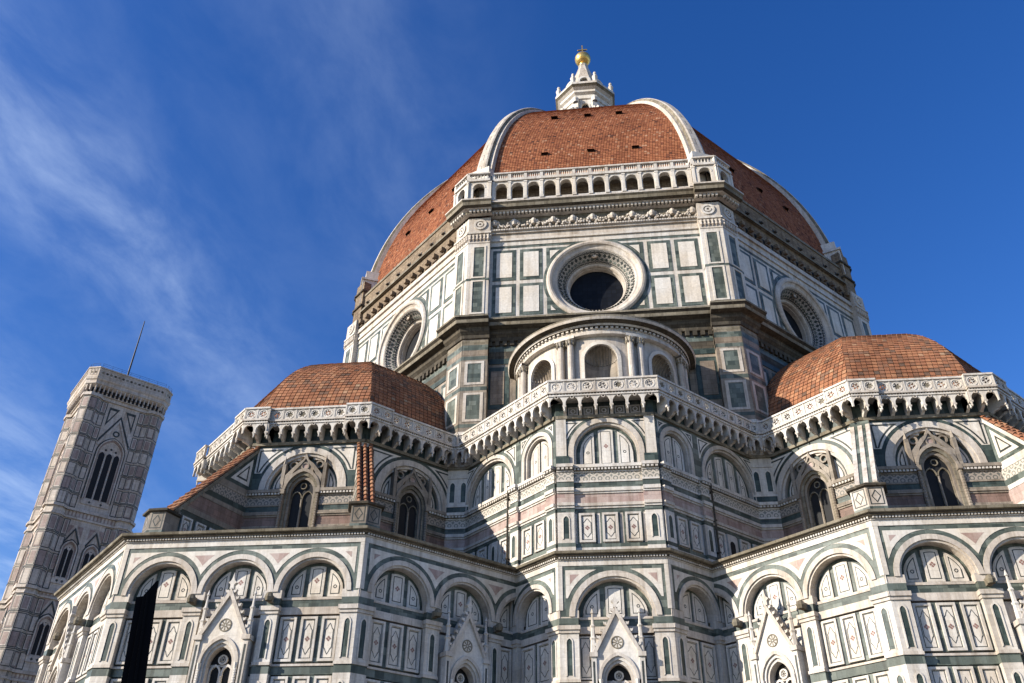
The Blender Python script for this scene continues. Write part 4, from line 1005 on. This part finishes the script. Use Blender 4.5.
bl = MB(); bl.lathe((0, 0), [(.0, 109.7), (.55, 109.75), (.6, 109.95), (.35, 110.15)]+[(1.22*sin(pi*t/14), 111.35-1.22*cos(pi*t/14)) for t in range(1, 15)], 'gold', 24); bl.build('gilded_ball', lantern, True)
cr_ = MB(); fx = Fr(0, 0, -90)
cr_.box(fx, -.09, .09, 112.5, 114.6, -.09, .09, 'gold'); cr_.box(fx, -.62, .62, 113.55, 113.75, -.08, .08, 'gold'); cr_.box(Fr(0, 0, 90), -.09, .09, 112.5, 114.6, -.09, .09, 'gold'); cr_.box(Fr(0, 0, 90), -.62, .62, 113.55, 113.75, -.08, .08, 'gold')
for u, z in ((-.65, 113.65), (.65, 113.65), (0, 114.65)): cr_.lathe(fx.P(u, 0, 0), [(0, z-.14), (.13, z), (0, z+.14)], 'gold', 8)
cr_.build('cross', lantern)

# ------------------------------------------------------------------ exedra on the south-east face
EX = (0, -26.6); ER = 6.35
ex = MB(); cy = Cyl(EX[0], EX[1], ER, -90); NW = 1.18
half = ER*radians(94)
exo = bpy.data.objects.new('exedra', bpy.data.meshes.new('exedra')); COL.objects.link(exo); exo.parent = CATH
pitch = ER*radians(45)
for k in range(-2, 3):
    uc = k*pitch; ar = arch(uc, 34.85, NW, 31.0, 18)
    ex.spandrel(cy, ar, uc-pitch/2, uc+pitch/2, 36.75, -.3, 0, 'cream')
    ex.ring(cy, arch(uc, 34.85, NW+.26, 31.0, 18), ar, -.2, .08, 'plate')
    nb_ = MB(); r = NW+.02; M = 14
    for j in range(M):
        p0, p1 = pi*j/M, pi*(j+1)/M
        f_ = lambda p, z: cy.P(uc-r*cos(p), -.12-r*.85*sin(p), z)
        nb_.face([f_(p0, 31), f_(p1, 31), f_(p1, 34.85), f_(p0, 34.85)], 'shade_dirt')  # niche lining darkened, its inner shade put into the colour
        for i in range(6):     # shell of the half dome: scalloped flutes
            e0, e1 = pi/2*i/6, pi/2*(i+1)/6
            def g_(p, e, rid): 
                rr = r*(1-(.07 if rid else 0)); return cy.P(uc-rr*cos(p)*(1 if True else 0), -.12-rr*.85*sin(p)*cos(e), 34.85+rr*sin(p)*sin(e)) 
            pm = (p0+p1)/2
            nb_.face([g_(p0, e0, True), g_(pm, e0, False), g_(pm, e1, False), g_(p0, e1, True)], 'shade_dirt'); nb_.face([g_(pm, e0, False), g_(p1, e0, True), g_(p1, e1, True), g_(pm, e1, False)], 'shade_dirt')
    nb_.build('niche', exo)
for k in range(-2, 2):
    for s_ in (-1, 1):
        u = (k+.5)*pitch+s_*.37; c = MB(); c.col(cy, u, .22, 31.0, 36.55, .25, 'cream', 12)
        cc = cy.P(u, .22, 0)
        for j in range(8): c.lathe((cc[0]+.3*cos(j*pi/4), cc[1]+.3*sin(j*pi/4)), [(0, 36.05), (.09, 36.2), (.04, 36.3), (.11, 36.5), (0, 36.56)], 'weather', 5)
        c.build('column', exo, True)
    u = (k+.5)*pitch; ex.box(cy, u-.75, u+.75, 36.56, 36.78, -.2, .55, 'plate')
EXP = [(.02, 36.72), (.38, 36.75), (.38, 36.95), (.30, 37.0), (.30, 37.3), (.55, 37.36), (.6, 37.52), (1.0, 37.62), (1.08, 37.8), (1.08, 37.92), (.7, 38.25), (0, 38.5)]
EXM = ['plate', 'cream', 'cream', 'cream', 'soot', 'cream', 'soot', 'cream', 'weather', 'soot', 'soot']
nseg = 60; P_ = [(EX[0]+ER*cos(radians(-184+188*i/nseg)), EX[1]+ER*sin(radians(-184+188*i/nseg))) for i in range(nseg+1)]
ex.path(P_, EXP, 'weather', mats=EXM); ex.dentils(P_, .3, .46, 37.2, 37.36, .24, 'white')
ex.lathe(EX, [(ER+.3, 38.45), (ER*.55, 39.6), (ER*.2, 40.4), (0, 40.6)], 'lead', 40, -190, 10)
_o = ex.build('exedra', CATH); exo.data = _o.data; bpy.data.objects.remove(_o)
exo['label'] = 'half-round white exedra with shell niches between paired columns'

# ------------------------------------------------------------------ central sacristy block
YB, WB = -33.75, 3.3
S2 = sqrt(.5)
# lower
lower_face(CATH, Fr(0, YB, -90), 2*WB, 1, [0], 1.12, 1.12)
LS = 4.7
fl_ = Fr(-WB-LS/2*S2, YB+LS/2*S2, -135); fr_ = Fr(WB+LS/2*S2, YB+LS/2*S2, -45)
lower_face(CATH, fl_, LS, 1, [], .75, 1.0, npan=2); lower_face(CATH, fr_, LS, 1, [], 1.0, .75, npan=2)
cn = MB(); pts = [(-WB-5*S2, YB+5*S2), (-WB, YB), (WB, YB), (WB+5*S2, YB+5*S2)]
cn.path(pts, LOWPROF, 'weather', mats=LOWM); cn.dentils(pts, .14, .22, 19.81, 19.91, .17, 'white'); cn.build('chapel_cornice', CATH)
# upper
YU = -33.4; sw = MB()
swo = bpy.data.objects.new('sacristy_wall', bpy.data.meshes.new('sacristy_wall')); COL.objects.link(swo); swo.parent = CATH
FC = Fr(0, YU, -90); LU = 11.4
FL = Fr(-WB-LU/2*S2, YU+LU/2*S2, -135); FRr = Fr(WB+LU/2*S2, YU+LU/2*S2, -45)
def sac_arch(mb, fr, uc, zc, ri, ro, s0, s1, n):
    tympanum(mb, fr, uc, zc, 26.2, ri, -.38, n)
    mb.ring(fr, arch(uc, zc, ro, 26.2), arch(uc, zc, ri+.15, 26.2), -.4, .08, 'cream'); mb.ring(fr, arch(uc, zc, ri+.15, 26.2), arch(uc, zc, ri, 26.2), -.4, -.06, 'cream')
    mb.spandrel(fr, arch(uc, zc, ro-.01, 26.2), s0, s1, 29.74, -.4, 0, 'green')
    for e, sg in ((s0, 1), (s1, -1)): sptri(mb, fr, uc, zc, ro+.22, e+sg*.28, 29.55, False, .0, 'line', .10, .19)
def low_panels(mb, fr, items):
    for kind, c, w in items:
        if kind == 'p':
            fpanel(mb, fr, c-w/2, c+w/2, 20.98, 22.9, 0)
            mb.box(fr, c-w/2-.12, c-w/2, 20.92, 22.95, -.3, -.01, 'green'); mb.box(fr, c+w/2, c+w/2+.12, 20.92, 22.95, -.3, -.01, 'green')
        elif kind == 'l':
            mb.box(fr, c-w/2, c+w/2, 20.92, 22.95, -.3, .06, 'white'); lancet(mb, fr, c, 21.2, 22.8, .32, .06)
        elif kind == 'w':
            mb.box(fr, c-w/2, c+w/2, 20.92, 22.95, -.3, .06, 'white'); mb.poly(fr, arch(c, 22.25, .26, 21.0, 10), .066, 'void')
for fr, Lx in ((FC, 2*WB), (FL, LU), (FRr, LU)):
    sw.poly(fr, rect(-Lx/2, Lx/2, 19.8, 31.2), -.44, 'greendark'); bands(sw, fr, -Lx/2, Lx/2)
sac_arch(sw, FC, 0, 27.25, 2.0, 2.5, -WB, WB, 3)
for sg in (-1, 1):      # corner pilasters of the front
    sw.box(FC, min(sg*WB, sg*2.35), max(sg*WB, sg*2.35), 20.05, 26.2, -.3, .2, 'white') if False else None
    u0, u1 = sorted((sg*WB, sg*2.2)); bands(sw, FC, u0, u1, .22)
    sw.box(FC, min(sg*WB, sg*2.62), max(sg*WB, sg*2.62), 26.9, 29.74, -.3, .10, 'white'); sw.box(FC, min(sg*(WB+.03), sg*2.45), max(sg*(WB+.03), sg*2.45), 26.2, 26.9, -.3, .2, 'greendark')
low_panels(sw, FC, [('p', -1.45, 1.0), ('p', 0, 1.0), ('p', 1.45, 1.0)])
for sg in (-1, 1):
    sw.box(FC, sg*2.75-.5, sg*2.75+.5, 20.92, 22.95, -.3, .2, 'white'); lancet(sw, FC, sg*2.75, 21.2, 22.8, .34, .2)
for fr, sg in ((FL, 1), (FRr, -1)):       # +u end of FL is the front corner
    E = sg*LU/2
    P = lambda a: E-sg*a            # distance from the front corner
    a1, a2 = sorted((P(1.0), P(3.9))); 
    s0, s1 = sorted((P(0), P(4.0))); sac_arch(sw, fr, P(1.95), 27.85, 1.18, 1.62, s0, s1, 2)
    s0, s1 = sorted((P(4.0), P(LU))); sac_arch(sw, fr, P(7.35), 26.75, 2.55, 2.98, s0, s1, 4)
    for a, b in ((0, .85), (3.75, 4.6)):
        u0, u1 = sorted((P(a), P(b))); bands(sw, fr, u0, u1, .2)
        sw.box(fr, u0, u1, 20.92, 22.95, -.3, .2, 'white'); lancet(sw, fr, (u0+u1)/2, 21.2, 22.8, .34, .2)
    low_panels(sw, fr, [('p', P(1.7), .95), ('p', P(2.95), .95), ('p', P(5.4), .95), (('w' if sg < 0 else 'l'), P(6.6), .9), ('p', P(7.9), .95), ('p', P(9.3), .95)])
for fr, uu in ((FL, LU/2-4.72), (FRr, -LU/2+4.72)):
    g = MB(); g.lathe(fr.P(uu, .34, 0), [(.07, 20.3), (.07, 26.2), (.09, 26.2), (.09, 26.4), (0, 26.4)], 'soot', 8)
    for z in (21.2, 23.4, 25.4): g.box(fr, uu-.1, uu+.1, z, z+.08, .1, .43, 'soot')
    g.build('drain_pipe', swo)
# short frontal returns against the tribunes
for sg in (-1, 1):
    fr = Fr(sg*11.15, -26.25, -90)
    bands(sw, fr, -.85, .85); sw.box(fr, -.85, .85, 26.2, 30.9, -.6, .02, 'white'); sw.box(fr, -.86, .86, 26.2, 26.7, -.5, .06, 'greendark'); sw.box(fr, -.87, .87, 26.7, 26.85, -.5, .1, 'white')
    for c in (-.42, .42): lancet(sw, fr, c, 27.1, 28.8, .36, .02)
    sw.box(fr, -.86, .86, 29.0, 29.2, -.5, .08, 'white')
_o = sw.build('sacristy_wall', CATH); swo.data = _o.data; bpy.data.objects.remove(_o)
e = WB+.95*T8
gallery(swo, FC, [(-e, e, 7, 0)], -WB, WB, .3, True)
e2 = LU/2-.85
for fr, sg in ((FL, 1), (FRr, -1)):
    u0, u1 = (-e2+.0, LU/2+.95*T8) if sg > 0 else (-LU/2-.95*T8, e2)
    gallery(swo, fr, [(u0, u1, 12, 0)], *( (u0, LU/2) if sg > 0 else (-LU/2, u1)), .35)
    f2 = Fr(sg*-11.3, -26.25, -90); gallery(swo, f2, [(-.8, .8, 2, 0)], -.8, .8, 0)
g = MB(); g.face([(-3.6, -34.2, 31.26), (3.6, -34.2, 31.26), (12.5, -26.0, 31.26), (-12.5, -26.0, 31.26)], 'lead'); g.build('gallery_walk', swo)

tribune(TL, -135); tribune(TR, -45)

# ------------------------------------------------------------------ bell tower
BT = (-93.95, 50.28)
tower = empty('bell_tower', (BT[0], BT[1], 0), 'tall square bell tower of striped marble with a pole on its roof', 'bell tower')
tw = MB(); TA = 6.55
two = bpy.data.objects.new('tower_shaft', bpy.data.meshes.new('tower_shaft')); COL.objects.link(two); two.parent = tower; two.location = (-BT[0], -BT[1], 0)
two.location = (0, 0, 0)
O = (0, 0)
def tpanel(fr, u0, u1, z0, z1, d, core):
    tw.prism(fr, rect(u0, u1, z0, z1), d, d+.02, 'line'); tw.prism(fr, rect(u0+.15, u1-.15, z0+.15, z1-.15), d, d+.05, 'tower_white'); tw.prism(fr, rect(u0+.3, u1-.3, z0+.3, z1-.3), d, d+.07, core)
def stringc(z, h, dd, mat='tower_white'):
    pts = []
    for k in range(4):
        a = 45+90*k; c = (O[0]+(TA*sqrt(2)-.5)*cos(radians(a+45*0+0)), 0)
    return
LEV = [(0, 14.5), (14.5, 24), (24, 32.4), (32.4, 43.7), (45.0, 57.4), (59.2, 80.4)]
TF = [-135, -45, 45, 135]
for fa in TF:
    fr = Fr(TA*cos(radians(fa)), TA*sin(radians(fa)), fa)
    tw.poly(fr, rect(-TA, TA, 0, 81), 0, 'tower_white')
    for (z0, z1) in LEV:
        # rows of framed inlay panels either side of the openings
        n = max(2, int((z1-z0)/2.5)); h = (z1-z0)/n
        for k in range(n):
            for sg in (-1, 1):
                u0, u1 = sorted((sg*2.9, sg*3.95)); tpanel(fr, u0, u1, z0+k*h+.15, z0+(k+1)*h-.15, 0, 'tower_pink' if k % 2 else 'tower_white')
                if z0 < 50 or True:
                    u0, u1 = sorted((sg*4.05, sg*4.75)); tw.prism(fr, rect(u0, u1, z0+k*h+.15, z0+(k+1)*h-.15), 0, .03, 'tower_pink' if (k+1) % 2 else 'green')
            tw.box(fr, -4.9, -2.8, z0+k*h-.05, z0+k*h+.05, 0, .08, 'line' if k % 2 else 'tower_white'); tw.box(fr, 2.8, 4.9, z0+k*h-.05, z0+k*h+.05, 0, .08, 'line' if k % 2 else 'tower_white')
    # belt courses
    for z0, z1 in ((30.8, 32.4), (43.7, 45.0), (57.4, 59.2)):
        tw.box(fr, -5, 5, z0, z0+.35, 0, .25, 'tower_white'); tw.box(fr, -5, 5, z0+.35, z1-.45, 0, .08, 'tower_pink')
        for k in range(16): tw.box(fr, -4.7+k*.6, -4.7+k*.6+.35, z0+.45, z1-.5, .08, .12, 'tower_white')
        tw.box(fr, -5, 5, z1-.45, z1, 0, .4, 'tower_white')
    # octagonal corner buttresses
    cA = fa+45; cx0, cy0 = (TA-.95)*sqrt(2)*cos(radians(cA)), (TA-.95)*sqrt(2)*sin(radians(cA))
    for k in range(8):
        f8 = Fr(cx0+1.72*cos(radians(fa+45*k)), cy0+1.72*sin(radians(fa+45*k)), fa+45*k); hw = 1.72*T8
        tw.poly(f8, rect(-hw, hw, 0, 81), 0, 'tower_white')
        for (z0, z1) in LEV:
            n = max(2, int((z1-z0)/2.5)); h = (z1-z0)/n
            for j in range(n):
                tw.prism(f8, rect(-hw+.05, hw-.05, z0+j*h+.16, z0+(j+1)*h-.2), 0, .015, 'line'); tw.prism(f8, rect(-hw+.16, hw-.16, z0+j*h+.3, z0+(j+1)*h-.34), 0, .03, 'tower_white' if (j+k) % 3 else 'tower_pink'); tw.prism(f8, rect(-hw+.3, hw-.3, z0+j*h+.5, z0+(j+1)*h-.5), 0, .05, 'tower_pink' if j % 2 else 'tower_white')
                tw.box(f8, -hw, hw, z0+j*h-.06, z0+j*h+.06, 0, .07, 'line' if j % 2 else 'tower_white')
        for z0, z1 in ((30.8, 32.4), (43.7, 45.0), (57.4, 59.2)): tw.box(f8, -hw-.1, hw+.1, z0, z0+.3, 0, .22, 'tower_white'); tw.box(f8, -hw-.1, hw+.1, z1-.45, z1, 0, .34, 'tower_white')
        tw.box(f8, -hw-.1, hw+.1, 80.4, 81.0, 0, .25, 'tower_white')
    tw.box(fr, -5, 5, 80.4, 81.0, 0, .25, 'tower_white')
    # inlaid gables over the windows
    if True:
        gz = 74.0
        for s_ in (-1, 1):
            tw.prism(fr, [(0, 77.6), (0, 76.9), (s_*2.45, 71.6), (s_*2.7, 71.9)], 0, .18, 'tower_white')
            tw.prism(fr, [(0, 78.3), (0, 77.75), (s_*2.75, 72.2), (s_*2.75, 72.9)], 0, .06, 'line')
            tri_ = [(s_*.55, 79.5), (s_*2.4, 79.5), (s_*2.4, 75.6)]; tw.prism(fr, tri_, 0, .03, 'line'); c = (sum(p[0] for p in tri_)/3, sum(p[1] for p in tri_)/3); tw.prism(fr, [(c[0]+(p[0]-c[0])*.6, c[1]+(p[1]-c[1])*.6) for p in tri_], 0, .05, 'tower_white')
        tw.ring(fr, circ(0, 74.6, .6, 14), circ(0, 74.6, .35, 14), 0, .1, 'line', True)
        for zb, za in ((45.0, 53.4), (32.4, 40.9)):
            for uc in (-1.75, 1.75) if zb > 40 else (-1.75, 1.75):
                for s_ in (-1, 1):
                    tw.prism(fr, [(uc, za+2.6), (uc, za+2.1), (uc+s_*1.15, za-.3), (uc+s_*1.3, za)], 0, .12, 'line')
                    tri_ = [(uc+s_*.3, za+2.9), (uc+s_*1.2, za+2.9), (uc+s_*1.2, za+1.0)]; tw.prism(fr, tri_, 0, .06, 'tower_pink')
def twin(parent, fr, uc, z0, z1, w, nl):
    g = MB(); zc = z1-w*1.05
    g.ring(fr, parch(uc, zc, w+.62, z0, .4), parch(uc, zc, w+.4, z0, .4), 0, .05, 'line')
    for r, d, m in ((w+.40, .30, 'tower_white'), (w+.2, .14, 'tower_pink')): g.ring(fr, parch(uc, zc, r, z0, .4), parch(uc, zc, r-.19, z0, .4), 0, d, m)
    g.poly(fr, parch(uc, zc, w, z0, .4), .02, 'tower_white'); lw = 2*w/nl
    for k in range(nl):
        c = uc-w+(k+.5)*lw; g.poly(fr, parch(c, zc-.25*w, lw*.38, z0+.25, .6), .03, 'void')
        if k: g.col(fr, c-lw/2, .08, z0, zc, .09, 'tower_white', 6)
    for k in range(3): g.poly(fr, circ(uc+(k-1)*w*.45, zc+w*(.55 if k == 1 else .38), w*.11, 8), .034, 'void')
    g.box(fr, uc-w-.4, uc+w+.4, z0-.9, z0, 0, .16, 'tower_white')
    for k in range(2): g.poly(fr, circ(uc+(k-.5)*w, z0-.45, .25, 4), .165, 'line')
    return g.build('tower_window', parent)
for fa in TF:
    fr = Fr(TA*cos(radians(fa)), TA*sin(radians(fa)), fa)
    twin(two, fr, 0, 61.3, 72.4, 1.95, 3)
    for uc in (-1.75, 1.75): twin(two, fr, uc, 47.2, 52.9, .85, 2); twin(two, fr, uc, 34.7, 40.4, .85, 2)
_o = tw.build('tower_shaft', tower); two.data = _o.data; bpy.data.objects.remove(_o)
tg = MB(); q = 7.1
def sqp(a, ch): return [(a-ch, -a), (a, -a+ch), (a, a-ch), (a-ch, a), (-a+ch, a), (-a, a-ch), (-a, -a+ch), (-a+ch, -a)]
def rot45(p): c = S2; return (c*(p[0]-p[1]), c*(p[0]+p[1]))
base = [rot45(p) for p in sqp(6.95, 1.0)]
tg.path(base, [(-.2, 81.0), (.1, 81.1), (.1, 82.3), (.75, 82.9), (.75, 83.5), (.95, 83.8), (1.0, 84.2), (.85, 84.3), (.85, 86.0), (1.0, 86.05), (1.0, 86.3), (.5, 86.3), (.5, 84.4), (-7, 84.6)], 'tower_white', closed=True)
for i in range(8):
    fr, l = seg_frame(base[i], base[(i+1) % 8]); n = max(2, round(l/.75)); p = l/n
    for k in range(n):
        u = -l/2+(k+.5)*p; tg.fl(fr, [(u-p*.30, .11, 81.2), (u+p*.30, .11, 81.2), (u+p*.30, .11, 82.4), (u, .2, 82.75), (u-p*.30, .11, 82.4)], 'void'); tg.box(fr, u-p*.5-.1, u-p*.5+.1, 81.6, 82.9, .1, .6, 'tower_white')
        tg.poly(fr, circ(u, 85.2, .26, 6), .856, 'soot' if k % 2 else 'weather')
        tg.ring(fr, rect(u-p*.42, u+p*.42, 84.6, 85.9), rect(u-p*.32, u+p*.32, 84.72, 85.78), .85, .89, 'tower_white', True)
tg.build('parapet', tower)
pl = MB(); pl.lathe((0, 0), [(.2, 84.5), (.16, 95), (.09, 103.8), (0, 104.2)], 'iron', 8); pl.lathe((0, 0), [(.5, 84.5), (.4, 85.2), (.16, 85.3)], 'lead', 8); pl.build('pole', tower)
rl = MB()
for i in range(8):
    fr, l = seg_frame(base[i], base[(i+1) % 8]); n = max(1, int(l/1.6))
    for z in (86.8, 87.15): rl.box(fr, -l/2, l/2, z, z+.03, .70, .73, 'iron')
    for k in range(n+1): rl.box(fr, -l/2+k*l/n-.02, -l/2+k*l/n+.02, 86.4, 87.2, .70, .73, 'iron')
rl.build('safety_railing', tower)

# ------------------------------------------------------------------ dark folded sign close to the camera
sg_ = empty('street_sign', (-1.755, -81.38, 0), 'black folded metal sign with slanted top on a post near the camera', 'sign')
b = MB(); fr = Fr(0, 0, -60)
b.prism(fr, [(.031, 2.0), (-.0275, 2.283), (-.048, 2.543), (-.0275, 2.549), (.0, 2.2)], -.004, .004, 'blackpaint')
b.prism(fr, [(.075, 2.0), (.0395, 2.298), (.007, 2.603), (.0, 2.600), (-.0275, 2.549), (-.005, 2.2), (.02, 2.0)], .003, .012, 'blackpaint')
b.prism(fr, [(.035, 2.0), (.045, 2.0), (-.012, 2.56), (-.018, 2.555)], .012, .016, 'blackpaint')
b.build('sign_panel', sg_)
b = MB(); b.lathe((0, 0), [(.09, 0), (.09, .05), (.03, .08), (.025, 2.0), (0, 2.05)], 'blackpaint', 12); o_ = b.build('post', sg_); o_.location = (.045, .026, 0)

# ------------------------------------------------------------------ ground
gr = MB(); gr.face([(-1500, -1500, 0), (1500, -1500, 0), (1500, 1500, 0), (-1500, 1500, 0)], 'paving', [(-1500, -1500), (1500, -1500), (1500, 1500), (-1500, 1500)])
go = gr.build('ground'); go['kind'] = 'structure'
SC.render.engine = 'CYCLES'
SC.cycles.max_bounces = 5; SC.cycles.diffuse_bounces = 1
